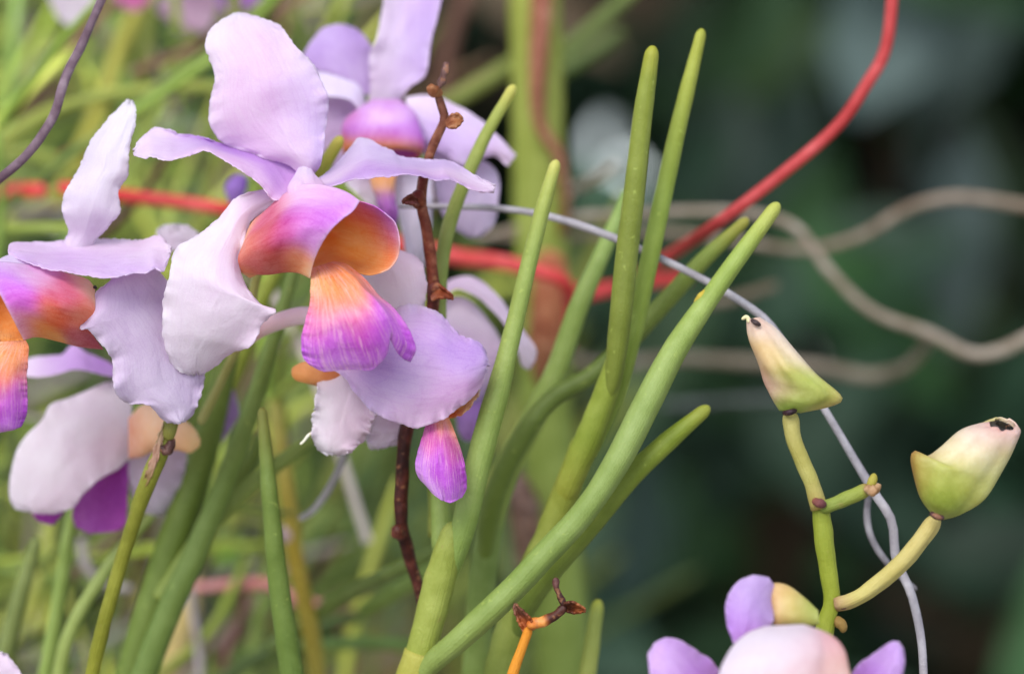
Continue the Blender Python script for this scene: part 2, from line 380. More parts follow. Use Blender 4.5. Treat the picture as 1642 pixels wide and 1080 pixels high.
# broad leaves, the paler ones with sky sheen painted into their colour
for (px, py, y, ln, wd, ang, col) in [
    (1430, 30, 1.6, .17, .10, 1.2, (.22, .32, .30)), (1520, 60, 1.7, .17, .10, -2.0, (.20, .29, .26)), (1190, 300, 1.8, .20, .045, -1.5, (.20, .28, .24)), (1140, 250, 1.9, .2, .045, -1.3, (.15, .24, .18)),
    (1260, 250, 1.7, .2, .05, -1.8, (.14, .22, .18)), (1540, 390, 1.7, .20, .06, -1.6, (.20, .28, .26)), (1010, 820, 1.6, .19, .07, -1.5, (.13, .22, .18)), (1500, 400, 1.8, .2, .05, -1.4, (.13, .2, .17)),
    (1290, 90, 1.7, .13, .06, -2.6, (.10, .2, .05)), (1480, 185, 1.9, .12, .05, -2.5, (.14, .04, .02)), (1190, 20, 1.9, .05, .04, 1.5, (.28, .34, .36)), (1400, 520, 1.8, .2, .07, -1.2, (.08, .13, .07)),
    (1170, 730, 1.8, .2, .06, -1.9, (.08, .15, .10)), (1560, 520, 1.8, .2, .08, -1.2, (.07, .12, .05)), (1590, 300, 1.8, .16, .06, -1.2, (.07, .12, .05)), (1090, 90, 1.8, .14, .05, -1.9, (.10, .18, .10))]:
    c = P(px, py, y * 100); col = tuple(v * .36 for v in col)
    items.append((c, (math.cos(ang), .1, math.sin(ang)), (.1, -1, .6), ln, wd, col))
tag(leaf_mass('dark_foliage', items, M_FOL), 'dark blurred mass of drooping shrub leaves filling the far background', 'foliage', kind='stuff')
# unseen leaf layer added above the frame to darken the hedge
items = []
for i in range(3200):
    x = rg.uniform(-3.2, 3.6); y = rg.uniform(.9, 4.5); z = rg.uniform(2.3, 3.1) + .2 * y
    ln = rg.uniform(.16, .3)
    items.append(((x, y, z), rnd_dir(rg, 0), (rg.uniform(-.6, .6), rg.uniform(-.6, .6), 1), ln, ln * .45, (.05, .09, .03)))
tag(leaf_mass('added_shade_leaves', items, M_FOL), 'unseen leaf layer added above the dark shrubs to shade them', 'foliage', kind='stuff')

# ------------------------------------------------------------ tangle of round leaves at the left
def tangle(name, specs, mat):
    vs = []; fs = []; cs = []
    for pts, r0, r1, col, col2 in specs:
        c = cat(pts, 12); w3 = np.array([P(*p) for p in c]); tan = np.gradient(w3, axis=0); k = len(vs)
        for j in range(12):
            t = Vector(tan[j]).normalized(); a = Vector((0, -1, 0)); a = (a - t * a.dot(t)).normalized(); b = t.cross(a)
            v = j / 11; r = W(r0 * (1 - v) + r1 * v, c[j][2]) * (1 if j < 11 else .35)
            for i in range(8):
                th = i * math.pi / 4
                vs.append(tuple(Vector(w3[j]) + a * math.cos(th) * r + b * math.sin(th) * r)); cs.append(np.array(col) * (1 - v) + np.array(col2) * v)
        for q in grid_faces(8, 12, True): fs.append(tuple(i + k for i in q))
        fs.append(tuple(k + 88 + i for i in range(8)))
    return mk(name, vs, fs, mat, None, np.array(cs))
rg = random.Random(5); specs = []
PAL = [lin(c) for c in [(.56, .62, .28), (.62, .68, .28), (.46, .54, .22), (.50, .60, .32), (.70, .72, .34), (.40, .48, .22)]]
BRN = [lin(c) for c in [(.45, .33, .26), (.56, .5, .46), (.62, .58, .55), (.38, .3, .22)]]
for i in range(520):
    x = rg.uniform(-260, 620); y = rg.uniform(-150, 1350); d = rg.uniform(15, 75)
    if x > 480 and rg.random() < .5: continue
    a = R_(rg.gauss(68, 30)); ln = rg.uniform(260, 620)
    if rg.random() < .25: a = R_(rg.uniform(-10, 45))
    bend = rg.uniform(-35, 35)
    dx, dy = math.cos(a), -math.sin(a)
    pts = [(x - dx * ln / 2, y - dy * ln / 2, d), (x - dy * bend, y + dx * bend, d + rg.uniform(-3, 3)), (x + dx * ln / 2, y + dy * ln / 2, d + rg.uniform(-6, 6))]
    col = PAL[rg.randrange(len(PAL))] if rg.random() < .8 else BRN[rg.randrange(len(BRN))]
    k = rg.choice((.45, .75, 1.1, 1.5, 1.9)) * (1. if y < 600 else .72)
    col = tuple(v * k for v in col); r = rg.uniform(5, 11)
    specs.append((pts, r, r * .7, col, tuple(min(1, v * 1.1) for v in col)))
for i in range(50):     # sparser behind the middle of the picture
    x = rg.uniform(560, 900); y = rg.uniform(500, 1250); d = rg.uniform(25, 70); a = R_(rg.gauss(70, 20)); ln = rg.uniform(260, 560)
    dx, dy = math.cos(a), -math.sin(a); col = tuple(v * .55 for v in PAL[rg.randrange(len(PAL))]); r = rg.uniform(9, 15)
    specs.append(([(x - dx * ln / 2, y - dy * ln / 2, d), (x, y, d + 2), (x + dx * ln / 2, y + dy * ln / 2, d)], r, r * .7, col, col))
for pts, r0, r1, c in [([(30, 130, 50), (45, 90, 50), (62, 50, 50)], 17, 14, (.80, .76, .68)), ([(-40, 210, 42), (40, 165, 42), (110, 130, 42)], 22, 15, (.42, .28, .24)), ([(150, 40, 40), (175, 80, 40), (160, 120, 40)], 14, 12, (.74, .66, .58)),
        ([(215, 210, 38), (280, 200, 38), (340, 215, 38)], 15, 12, (.60, .60, .54)), ([(190, 262, 40), (215, 240, 40), (250, 262, 40)], 22, 16, (.40, .18, .14)), ([(300, 230, 35), (320, 260, 35), (330, 290, 35)], 15, 12, (.34, .26, .22)),
        ([(20, 345, 30), (100, 335, 30), (200, 350, 30)], 11, 9, (.54, .48, .46)), ([(225, 1010, 45), (250, 960, 45), (280, 900, 45)], 24, 18, (.86, .84, .42)), ([(60, 1010, 50), (80, 960, 50), (100, 930, 50)], 22, 16, (.80, .80, .34)),
        ([(250, 1060, 40), (300, 1050, 40)], 30, 24, (.90, .80, .62)), ([(600, 620, 40), (560, 600, 40), (520, 640, 40)], 18, 14, (.58, .34, .24)), ([(700, 330, 45), (705, 200, 45), (720, 60, 45), (770, -60, 45)], 17, 14, (.40, .26, .20)),
        ([(460, 560, 30), (520, 540, 30), (640, 520, 30)], 9, 8, (.64, .58, .56)), ([(350, 850, 40), (365, 900, 40), (372, 860, 40)], 15, 12, (.62, .80, .36)), ([(560, 1010, 40), (545, 1120, 40)], 12, 12, (.66, .38, .34))]:
    specs.append((pts, r0, r1, lin(c), lin(c)))
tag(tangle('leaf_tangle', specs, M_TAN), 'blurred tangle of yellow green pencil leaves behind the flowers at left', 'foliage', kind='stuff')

# ------------------------------------------------------------ blurred single things behind
def pale(c): g = sum(c) / 3; return tuple(g + (v - g) * .88 for v in c)
def one(name, label, category, pts, rad, cs, mat, group=None, **kw):
    return tag(tube(name, pts, rad, cs, mat, None, **kw), label, category, group)
def flat(c): return [(0, c), (1, c)]
post = thing('thick_stem', 'thick upright yellow green stem with a brown strip, out of focus behind the pointed leaves', 'stem', (900, 1300, 21))
tube('stalk', [(908, 1300, 21), (900, 1000, 21), (878, 700, 21), (866, 350, 21), (858, 0, 21), (855, -160, 21)], [54, 52, 50, 50, 50, 50], [(0, (.45, .56, .25)), (.5, (.50, .60, .25)), (1, (.60, .66, .28))], M_STEM, post, tip=False, sides=24)
tube('dry_strip', [(868, -160, 19.90), (868, 0, 19.90), (862, 120, 19.80), (866, 200, 19.80), (896, 250, 19.80), (908, 330, 20.10), (900, 380, 20.50)], [20, 19, 18, 15, 10, 8, 6], [(0, (.62, .38, .30)), (1, (.45, .28, .18))], M_DRY, post, base=True)
tube('dry_strip', [(878, 400, 19.90), (885, 460, 19.70), (878, 540, 19.80), (868, 620, 20.10)], [22, 34, 32, 12], [(0, (.62, .36, .22)), (1, (.52, .34, .24))], M_DRY, post, base=True)
tube('dry_strip', [(820, 750, 19.70), (838, 800, 19.50), (845, 870, 19.50), (842, 930, 19.90)], [12, 26, 24, 12], [(0, (.36, .27, .24)), (1, (.42, .32, .25))], M_DRY, post, base=True)

RED = (.68, .20, .20); RED2 = (.90, .36, .36)
one('red_cord', 'red plastic cord rising in a curve from the pointed leaves to the top edge', 'cord',
    [(905, 478, 15.2), (980, 465, 14.4), (1070, 412, 12.8), (1150, 358, 7.5), (1240, 290, 7), (1340, 205, 7), (1393, 130, 7), (1418, 85, 7), (1428, 30, 7), (1434, -60, 7)], [13], flat(RED), M_RED, lump=.02)
one('red_cord', 'long red cord running level behind the flowers to the thick blurred stem', 'cord',
    [(92, 300, 13.6), (200, 314, 13.76), (300, 326, 14.4), (370, 337, 14.4), (560, 374, 16), (725, 410, 16), (800, 420, 15.2), (870, 437, 14.4), (905, 452, 14.4), (914, 490, 16), (912, 560, 17.6)], [15, 15, 14, 14, 16, 17, 18, 18, 15, 10], flat((.80, .26, .25)), M_RED, base=True, lump=.02)
one('red_cord', 'short salmon red cord end at the left edge under the grey root', 'cord',
    [(-120, 325, 19.2), (-20, 312, 17.6), (30, 306, 16.8), (74, 306, 16)], [16, 17, 17, 17], flat((.84, .32, .30)), M_RED, lump=.02)
one('red_cord', 'short red cord piece crossing behind the two upright pointed leaves', 'cord',
    [(925, 462, 17.6), (990, 460, 18.4), (1050, 450, 19.2), (1108, 446, 20)], [13, 13, 14, 14], flat((.74, .22, .22)), M_RED, base=True, lump=.02)

TAN = (.58, .53, .47)
def root(label, pts, rad, c=TAN, **kw):
    return one('aerial_root', label, 'root', pts, rad, flat(c), M_ROOT, 'dry roots and tendrils', sides=12, lump=.06, **kw)
root('tan root in a long S from behind the leaf tips down to the right edge', [(780, 380, 20.8), (900, 350, 20.8), (1030, 343, 20.8), (1130, 338, 20.8), (1220, 345, 20.8), (1280, 368, 20.8), (1330, 435, 20.8), (1400, 500, 20.8), (1490, 534, 20.8), (1560, 568, 20.8), (1620, 556, 20.8), (1720, 505, 20.8), (1860, 470, 20.8), (2050, 520, 20.8), (2300, 480, 20.8)], [10, 10, 10, 11, 11, 13, 14, 14, 14, 13, 13])
root('tan root arching over the dark gap to the upper right edge', [(760, 378, 24), (900, 380, 24), (1060, 372, 24), (1190, 388, 24), (1290, 400, 24), (1380, 378, 24), (1460, 332, 24), (1540, 316, 24), (1650, 332, 24), (1720, 345, 24), (1880, 400, 24), (2080, 380, 24), (2300, 430, 24)], [9, 9, 9, 10, 12, 13, 14, 15, 15], (.55, .49, .43))
root('tan root sagging behind the left bud and up to the long S root', [(900, 560, 28.8), (960, 585, 28.8), (1080, 575, 28.8), (1200, 580, 28.8), (1310, 588, 28.8), (1390, 603, 28.8), (1450, 590, 27.2), (1480, 560, 25.6), (1492, 535, 23.36)], [11, 12, 13, 13, 14, 15, 15, 13, 11], (.50, .46, .40))
root('short pale tan root stub left of the tall pointed leaves near the blue gap', [(905, 308, 24), (950, 290, 24), (990, 262, 24)], [13, 12, 10], (.60, .55, .48))
root('short dim tan root tip right of the yellow notched leaf', [(1120, 490, 24), (1180, 478, 24), (1248, 456, 24)], [12, 12, 11], (.44, .40, .34), base=True)
root('thin grey tendril from behind the leaves past both buds to the bottom edge', [(640, 330, 4), (800, 334, 3.6), (900, 352, 3.2), (1000, 388, 2.8), (1100, 434, 2.6), (1170, 472, 2.2), (1230, 515, 1.8), (1280, 585, 1.8), (1325, 660, 1.6), (1375, 745, 1.4), (1402, 790, 1.2), (1430, 835, 1), (1437, 895, 1), (1462, 955, .6), (1478, 1030, .2), (1482, 1110, 0)], [6, 7, 8, 9, 10, 9, 9, 10, 9, 9, 9, 11, 11, 11, 10, 10], (.62, .60, .62))
root('thin grey tendril loop hanging beside the green flower stub', [(1404, 775, 1.8), (1392, 800, 2), (1392, 845, 2), (1410, 885, 2), (1440, 920, 2.2), (1470, 945, 2.4)], [7, 8, 8, 8, 7, 6], (.55, .53, .55))
root('faint grey tendril low behind the left bud', [(1060, 650, 32), (1130, 645, 32), (1210, 640, 32), (1260, 640, 32)], [8, 9, 9, 8], (.36, .38, .37))
root('grey curved tendril hanging from the white sepals at lower centre', [(555, 720, 6), (535, 770, 6), (505, 815, 6.5), (480, 832, 7)], [9, 9, 9, 8], (.62, .60, .60), base=True)
root('grey bent tendril under the purple lip at lower left', [(140, 820, 16), (132, 870, 16), (140, 910, 16), (170, 935, 16), (215, 945, 16)], [12, 12, 12, 11, 10], (.60, .57, .56))
root('grey upright tendril at the bottom beside the pale yellow leaf', [(300, 880, 17.6), (306, 960, 17.6), (318, 1040, 17.6), (322, 1130, 17.6)], [8, 8, 9, 9], (.64, .60, .60))
root('pink root lying level across the lower left stems', [(250, 948, 19.2), (330, 940, 19.2), (430, 936, 19.2), (470, 960, 19.2), (525, 972, 19.2)], [10, 11, 13, 13, 11], (.80, .52, .52))
root('dull pink root slanting down from the pink level root', [(398, 950, 20.8), (385, 990, 20.8), (365, 1040, 20.8), (350, 1110, 20.8)], [9, 9, 9, 9], (.50, .33, .33))
tend = root('thick grey purple tendril curving in at the top left corner', [(190, -60, 1.6), (158, 10, 1.4), (132, 70, 1.2), (112, 108, 1.2), (100, 140, 1), (86, 185, 1), (52, 238, 1), (5, 282, 1), (-60, 330, 1)], [10, 10, 10, 12, 11, 11, 11, 11, 11], (.44, .36, .40))
root('rusty root streak in the green tangle left of the white sepal', [(95, 265, 35.2), (130, 250, 35.2), (160, 262, 35.2)], [14, 18, 12], (.62, .36, .24))
tube('node', [(102, 129, 1.04), (106, 119, 1.04)], [7, 6], flat((.82, .80, .82)), M_ROOT, tend, base=True)

PL = 'pencil leaves around the flowers'
def leaf(name, pts, rad, cs, parent, **kw):
    return tube(name, pts, rad, cs, M_LEAF, parent, sides=18, lump=kw.pop('lump', .014), **kw)
def lone(label, pts, rad, cs, **kw):
    return tag(tube('pencil_leaf', pts, rad, cs, M_LEAF, None, sides=16, **kw), label, 'leaf', PL)
lone('long blurred green leaf sweeping right at upper left, behind the upright white sepal', [(-60, 265, 19.2), (0, 228, 19.2), (70, 185, 19.2), (160, 155, 19.2), (260, 143, 19.2), (345, 140, 19.2), (430, 150, 19.2)], [15, 15, 14, 13, 12, 11, 9], flat((.60, .68, .30)))
lone('blurred green leaf curving above the salmon cord end at far left', [(-60, 262, 24), (10, 248, 24), (70, 252, 24), (120, 285, 24)], [15, 15, 14, 12], flat((.56, .64, .28)))
lone('blurred yellow leaf rising to the top beside the thick tendril', [(90, 330, 27.2), (150, 200, 27.2), (190, 90, 27.2), (240, -40, 27.2)], [16, 17, 15, 12], flat((.70, .72, .30)))
lone('thin upright blurred green leaf at top between the pink blossoms', [(226, 230, 30.4), (232, 120, 30.4), (238, -40, 30.4)], [13, 12, 11], flat((.50, .56, .22)))
lone('blurred slanting green leaf tip at top centre right of the thick stem', [(850, 125, 25.6), (930, 60, 25.6), (1010, -10, 25.6), (1060, -60, 25.6)], [15, 14, 13, 11], flat((.44, .54, .26)))
lone('dim blurred leaf slanting below the top centre leaf tip', [(840, 140, 32), (920, 100, 32), (1000, 48, 32)], [18, 16, 12], flat((.34, .44, .20)))
lone('blurred yellow green leaf slanting left of the thick stem at top', [(700, 175, 25.6), (770, 135, 25.6), (840, 90, 25.6)], [15, 16, 14], flat((.50, .58, .26)))
lone('small yellow tipped leaf peeping up beside the central white column', [(470, 360, 3.5), (498, 305, 3), (520, 265, 3), (548, 218, 3)], [14, 14, 13, 11], [(0, G2), (.7, GY), (1, YE)])
lone('slim green leaf with rounded tip behind the brown stalk', [(700, 860, 3), (702, 600, 2.6), (706, 450, 2.6), (718, 370, 2.6), (742, 300, 2.6), (775, 225, 2.6), (825, 136, 2.6)], [17, 17, 15, 14, 13.5, 13, 10], [(0, G2), (.6, (.58, .68, .34)), (.93, (.62, .70, .33)), (1, (.76, .78, .38))])
lone('dark green leaf with pointed tip standing alone below the white sepals', [(478, 1150, 2.2), (462, 1040, 2), (446, 930, 1.8), (433, 800, 1.6), (420, 652, 1.6)], [25, 22, 19, 16, 9], [(0, (.38, .50, .20)), (.8, (.42, .53, .22)), (1, (.52, .56, .25))])
lone('short blurred green leaf tip rising at the bottom right of the thick stem', [(925, 1180, 4), (942, 1080, 4), (960, 960, 4)], [20, 17, 12], [(0, G1), (.9, (.58, .67, .32)), (1, GY)])
lone('dark blurred leaf sloping up to the stem joint at bottom centre', [(430, 1040, 12.8), (540, 965, 12.8), (620, 920, 7.5), (705, 880, 7)], [16, 16, 15, 13], flat((.42, .52, .24)))
lone('blurred leaf with rounded end below the dark sloping leaf at bottom centre', [(700, 905, 12.8), (640, 945, 12.8), (575, 985, 13.6)], [13, 17, 17], flat((.46, .58, .26)))
lone('blurred level leaf low at bottom centre left of the stem', [(480, 1035, 16), (580, 1030, 16), (700, 1038, 16)], [13, 13, 13], flat((.38, .52, .24)))
lone('dark blurred leaf slanting at the bottom under the pink root', [(300, 1130, 17.6), (400, 1060, 17.6), (500, 1010, 17.6), (580, 985, 17.6)], [14, 15, 15, 12], flat((.28, .38, .16)))
ys = lone('blurred yellow orange leaf right of the lone dark green leaf', [(520, 1150, 12.8), (498, 1010, 12.8), (475, 900, 12.8), (462, 800, 12.8), (440, 640, 13.6)], [17, 17, 16, 16, 14], [(0, (.56, .56, .2)), (.5, (.68, .62, .18)), (1, (.52, .54, .22))])
tube('ring', [(464, 872, 12.7), (460, 838, 12.7)], [19, 19], flat((.72, .62, .62)), M_ROOT, ys, base=True)
lone('broad pale yellow leaf blurred at the bottom near the grey upright tendril', [(240, 1190, 25.6), (270, 1060, 25.6), (292, 960, 25.6), (300, 880, 25.6)], [26, 34, 36, 16], flat((.88, .84, .56)))
for k, (lb, pts, r, c) in enumerate([
    ('blurred green leaf at the bottom left corner edge', [(-20, 1150, 9), (20, 1000, 9), (60, 860, 9)], [18, 17, 13], (.46, .54, .28)),
    ('blurred light green leaf slanting up left of the flower stem', [(60, 1150, 8), (95, 960, 8), (110, 860, 8), (125, 800, 8)], [15, 15, 14, 12], (.52, .64, .30)),
    ('pale green blurred leaf just left of the olive flower stem at bottom', [(85, 1150, 6.5), (110, 1020, 6.5), (180, 900, 6.5), (265, 800, 6.5)], [14, 14, 13, 10], (.58, .68, .36))]):
    lone(lb, pts, r, flat(c))

# clump of leaves crossing at lower left
DOFF = 1.5
cl = thing('orchid_plant', 'blurred clump of thick green leaves fanning up behind the left flowers', 'plant', (190, 1180, 5), 'orchid plants with pencil leaves')
leaf('leaf', [(180, 1180, 5), (222, 1040, 5), (268, 900, 5), (308, 780, 5), (338, 680, 5), (362, 580, 5), (388, 450, 5)], [28, 31, 33, 31, 27, 22, 16], flat((.42, .53, .20)), cl)
leaf('leaf', [(195, 1180, 4), (262, 1000, 4), (316, 880, 4), (366, 760, 4), (408, 640, 4), (446, 520, 4), (486, 390, 4.5)], [25, 25, 24, 21, 18, 15, 11], [(0, (.40, .52, .22)), (1, (.50, .62, .28))], cl)
leaf('leaf', [(255, 960, 4.5), (330, 850, 4.5), (400, 780, 5), (450, 740, 5.5), (505, 700, 6)], [16, 17, 17, 16, 12], flat((.52, .62, .28)), cl)
leaf('leaf', [(230, 1000, 6), (330, 830, 6), (400, 740, 6), (420, 690, 6)], [22, 20, 16, 13], flat((.45, .56, .24)), cl)
leaf('leaf', [(330, 690, 7), (380, 590, 7), (420, 480, 7), (470, 380, 7)], [18, 18, 16, 12], flat((.56, .64, .22)), cl)
tube('stem', [(150, 1220, 5.5), (190, 1140, 5.5), (230, 1020, 6)], [40, 38, 26], flat((.42, .50, .22)), M_STEM, cl)

# three plants right of centre
DOFF = 0.
pa = thing('orchid_plant', 'pale green orchid stem at bottom centre, its long diagonal leaf bearing a yellow notch', 'plant', (655, 1200, 1), 'orchid plants with pencil leaves')
tube('stem', [(640, 1200, 1.3), (672, 1060, 1.2), (700, 950, 1.1), (722, 865, 1), (734, 835, 1)], [36, 32, 29, 31, 20], [(0, (.66, .70, .28)), (.4, (.58, .66, .28)), (1, (.58, .66, .30))], M_STEM, pa, sides=22)
tube('sheath', [(640, 1200, 1.25), (660, 1100, 1.2), (676, 1046, 1.17)], [39, 36, 33], [(0, (.62, .68, .28)), (1, (.66, .69, .31))], M_STEM, pa, sides=22, tip=False)
lf = leaf('leaf', [(650, 1130, 1.3), (684, 1072, .9), (740, 1022, .5), (824, 943, .4), (877, 886, .4), (929, 830, .4), (966, 779, .4), (1002, 718, .4), (1041, 640, .5), (1082, 562, .6), (1128, 492, .8), (1190, 405, 1.), (1249, 325, 1.2)], [12, 22, 25, 25, 25, 24, 27, 27, 24, 19, 17, 13], [(0, (.54, .64, .32)), (.3, (.50, .62, .30)), (.6, (.55, .67, .36)), (.9, (.58, .70, .32)), (1, (.70, .76, .36))], pa, groove=.1)
tube('notch', [(1114, 486, .82), (1123, 475, .74), (1134, 464, .8)], [4, 6.5, 4], flat((.80, .76, .30)), M_STEM, lf, base=True)
leaf('leaf', [(706, 960, 1.2), (724, 905, 1.1), (742, 850, .9), (758, 780, .8), (778, 700, .8), (800, 620, .8), (825, 520, .9), (850, 415, 1), (870, 335, 1.1), (893, 256, 1.2)], [14, 22, 25, 25, 24, 19, 17, 16, 15, 11], [(0, (.52, .65, .32)), (.8, (.58, .69, .34)), (.95, (.64, .72, .34)), (1, (.76, .79, .40))], pa, groove=.08)
leaf('leaf', [(712, 880, 1.9), (706, 800, 2.1), (694, 740, 2.4)], [24, 20, 13], flat((.54, .66, .32)), pa)

pb = thing('orchid_plant', 'yellow green orchid stem with two tall upright round tipped leaves and a short slanting one', 'plant', (770, 1250, 2.5), 'orchid plants with pencil leaves')
tube('stem', [(770, 1250, 3), (800, 1080, 3), (835, 960, 2.9), (880, 860, 2.8), (925, 740, 2.4), (945, 690, 2.2)], [30, 30, 30, 29, 27, 24], [(0, (.46, .56, .24)), (.6, (.54, .62, .26)), (1, (.60, .66, .26))], M_STEM, pb, sides=20)
tube('sheath', [(890, 830, 2.7), (922, 752, 2.3), (945, 700, 2.05), (968, 640, 1.8), (985, 588, 1.6), (990, 560, 1.6)], [16, 25, 27, 26, 23, 19], [(0, (.62, .66, .26)), (.5, (.54, .64, .24)), (1, (.54, .63, .24))], M_STEM, pb, sides=20)
leaf('leaf', [(972, 645, 1.75), (984, 600, 1.5), (996, 500, 1.2), (1006, 400, 1.1), (1018, 300, 1), (1030, 190, 1), (1047, 73, 1)], [14, 21, 22.5, 21.5, 20, 18.5, 13.5], [(0, (.46, .54, .20)), (.5, (.49, .57, .22)), (.9, (.52, .60, .20)), (1, (.62, .66, .2))], pb, groove=.06)
leaf('leaf', [(948, 730, 2.6), (984, 640, 2.5), (1012, 545, 2.3), (1035, 445, 2.2), (1058, 340, 2.2), (1085, 215, 2.2), (1108, 120, 2.2), (1126, 46, 2.2)], [12, 19, 19, 18.5, 18, 17, 15, 10], [(0, (.55, .67, .26)), (.6, (.56, .68, .28)), (1, (.64, .70, .26))], pb, groove=.1)
leaf('leaf', [(815, 1040, 3), (848, 965, 2.4), (890, 905, 1.8), (950, 835, 1.5), (1010, 765, 1.3), (1070, 708, 1.2), (1138, 651, 1.2)], [12, 22, 24, 23, 21, 19, 12], [(0, (.40, .50, .20)), (.5, (.46, .56, .20)), (.9, (.50, .60, .18)), (1, (.60, .66, .26))], pb)

pc = thing('orchid_plant', 'blurred orchid stem behind the thick diagonal leaf, its dark leaf curving right', 'plant', (755, 1200, 5.5), 'orchid plants with pencil leaves')
tube('stem', [(757, 1200, 5.6), (768, 1000, 5.5), (780, 880, 5.5), (800, 790, 5.4), (840, 690, 5.2)], [27, 27, 27, 26, 24], flat((.50, .62, .30)), M_STEM, pc, sides=16)
leaf('leaf', [(776, 900, 5.5), (800, 780, 5.2), (850, 680, 5), (890, 600, 5), (925, 500, 5), (955, 430, 5), (990, 350, 5.2), (1010, 300, 5.2)], [14, 24, 25, 24, 21, 19, 16, 11], [(0, (.56, .66, .26)), (1, (.56, .70, .38))], pc)
leaf('leaf', [(774, 920, 5.5), (792, 800, 4.8), (838, 700, 4.4), (885, 640, 4.4), (950, 600, 4.4), (1010, 545, 4.3), (1070, 480, 4), (1130, 415, 3.6), (1200, 350, 3.2)], [12, 20, 19, 18, 18, 19, 18, 16, 10], [(0, (.44, .55, .20)), (.6, (.38, .48, .20)), (.9, (.50, .60, .26)), (1, (.6, .62, .25))], pc)

# ------------------------------------------------------------ brown dead flower stalk
BR = (.42, .21, .13); BD = (.30, .13, .09); BT = (.56, .36, .24)
ds = thing('dead_flower_stalk', 'thin brown dead flower stalk with knobby nodes standing right of the main flower', 'stalk', (676, 970, 2.5))
tube('stalk', [(682, 985, 3), (664, 915, 2.8), (645, 850, 2.4), (644, 780, 2.2), (650, 700, 2), (668, 600, 1.8), (692, 500, 1.7), (694, 450, 1.6), (686, 380, 1.4), (675, 320, 1.3), (684, 265, 1.2), (700, 220, 1.1), (713, 190, 1), (706, 165, 1), (701, 148, 1)], [8, 9, 11, 11, 11, 11, 10, 10, 10.5, 10, 9, 9, 8, 7, 7], [(0, (.26, .10, .07)), (.35, (.30, .10, .06)), (.55, (.36, .14, .12)), (.7, (.50, .25, .16)), (1, (.42, .25, .17))], M_DRY, ds, tip=True, lump=.12, seed=3)
tube('node', [(704, 152, 1), (693, 144, .7), (685, 140, .6)], [9, 9, 7], flat((.56, .36, .22)), M_DRY, ds, base=True, lump=.3, seed=4)
tube('tip', [(703, 145, 1), (709, 128, .9), (714, 112, .9), (718, 101, 1)], [6, 5, 6, 7], flat((.40, .28, .26)), M_DRY, ds, base=True, lump=.4, seed=5)
def bract(parent, L, R, c, c2=None, bow=.25):
    return patch('bract', L, R, pigs([(.5, 0, c), (.5, 1, c2 or c)]), M_DRY, parent, bow=bow, ruf=.05, jit=1, nu=12, nv=16, thick=.0006)
bract(ds, [(716, 196, 1), (722, 184, .6), (734, 182, .4), (742, 190, .3)], [(716, 204, .6), (724, 206, .1), (734, 203, .1), (742, 194, .2)], BT, (.62, .44, .30))
bract(ds, [(670, 322, .8), (662, 312, .5), (652, 316, .5), (645, 323, .5)], [(672, 330, .7), (664, 328, .4), (655, 327, .4), (646, 325, .5)], (.45, .25, .2))
bract(ds, [(692, 476, 1.2), (700, 455, 1), (712, 462, .9), (726, 474, .9)], [(692, 482, .8), (704, 478, .5), (716, 478, .6), (727, 480, .8)], (.60, .36, .22), (.5, .25, .15))
tube('node', [(694, 470, 1.5), (700, 462, 1.1), (706, 460, 1)], [11, 10, 7], flat((.42, .20, .14)), M_DRY, ds, base=True, lump=.2)
tube('node', [(672, 330, 1.2), (670, 318, .9), (676, 306, 1)], [10, 12, 9], flat((.50, .26, .16)), M_DRY, ds, base=True, lump=.2)
tube('node', [(643, 860, 2.3), (638, 852, 2), (640, 840, 2)], [9, 11, 9], flat((.32, .13, .09)), M_DRY, ds, base=True, lump=.2)

dt = thing('withered_stalk', 'small orange stalk with a forked dark brown withered tip at bottom centre', 'stalk', (812, 1130, 0))
tube('stalk', [(808, 1130, 0), (822, 1080, 0), (838, 1035, 0), (850, 1003, 0)], [13, 11, 9.5, 9], flat((.86, .60, .16)), M_STEM, dt)
tube('fork', [(845, 1002, -.1), (862, 998, -.2), (880, 992, -.2), (896, 982, -.2), (907, 970, -.2)], [9, 10, 8, 7, 8], [(0, (.80, .48, .20)), (.4, (.78, .46, .18)), (.5, (.34, .16, .10)), (1, (.26, .13, .10))], M_DRY, dt, base=True, lump=.15)
tube('fork', [(905, 972, -.2), (898, 955, -.2), (892, 940, -.2), (891, 925, -.2)], [7, 5, 5, 6], flat((.30, .16, .14)), M_DRY, dt, base=True, lump=.2, seed=8)
bract(dt, [(904, 966, -.4), (918, 964, -.4), (930, 970, -.3), (939, 976, -.2)], [(903, 978, -.1), (915, 982, -.3), (928, 982, -.3), (938, 980, -.2)], (.36, .2, .12), (.60, .36, .2))
bract(dt, [(838, 1012, 0), (828, 990, 0), (824, 975, .1), (826, 967, .2)], [(858, 1008, -.1), (850, 990, -.4), (838, 978, -.3), (828, 968, 0)], (.62, .36, .2), (.42, .26, .2))

# ------------------------------------------------------------ olive flower stem in front at left
fs_ = thing('flower_stem', 'olive green flower stem with a dark scar, ending at a white sepal tip', 'stem', (140, 1150, 1.5))
tube('stem', [(134, 1160, 1.6), (152, 1060, 1.5), (180, 950, 1.4), (210, 850, 1.3), (238, 770, 1.2), (262, 715, 1.1), (276, 670, 1.2), (296, 600, 1.6)], [14, 14, 14, 13.5, 14, 17, 14, 12], [(0, (.50, .54, .12)), (.7, (.50, .54, .16)), (1, (.42, .48, .18))], M_STEM, fs_, sides=18)
patch('bract', [(225, 782, 1.1), (240, 740, .95), (252, 705, .85), (262, 680, .9)], [(234, 782, 1.0), (250, 748, .9), (259, 712, .85), (268, 684, .9)], pigs([(.5, 0, (.62, .55, .3)), (.5, .5, (.86, .72, .66)), (.5, 1, (.8, .74, .6))]), M_PET, fs_, nu=10, nv=20)
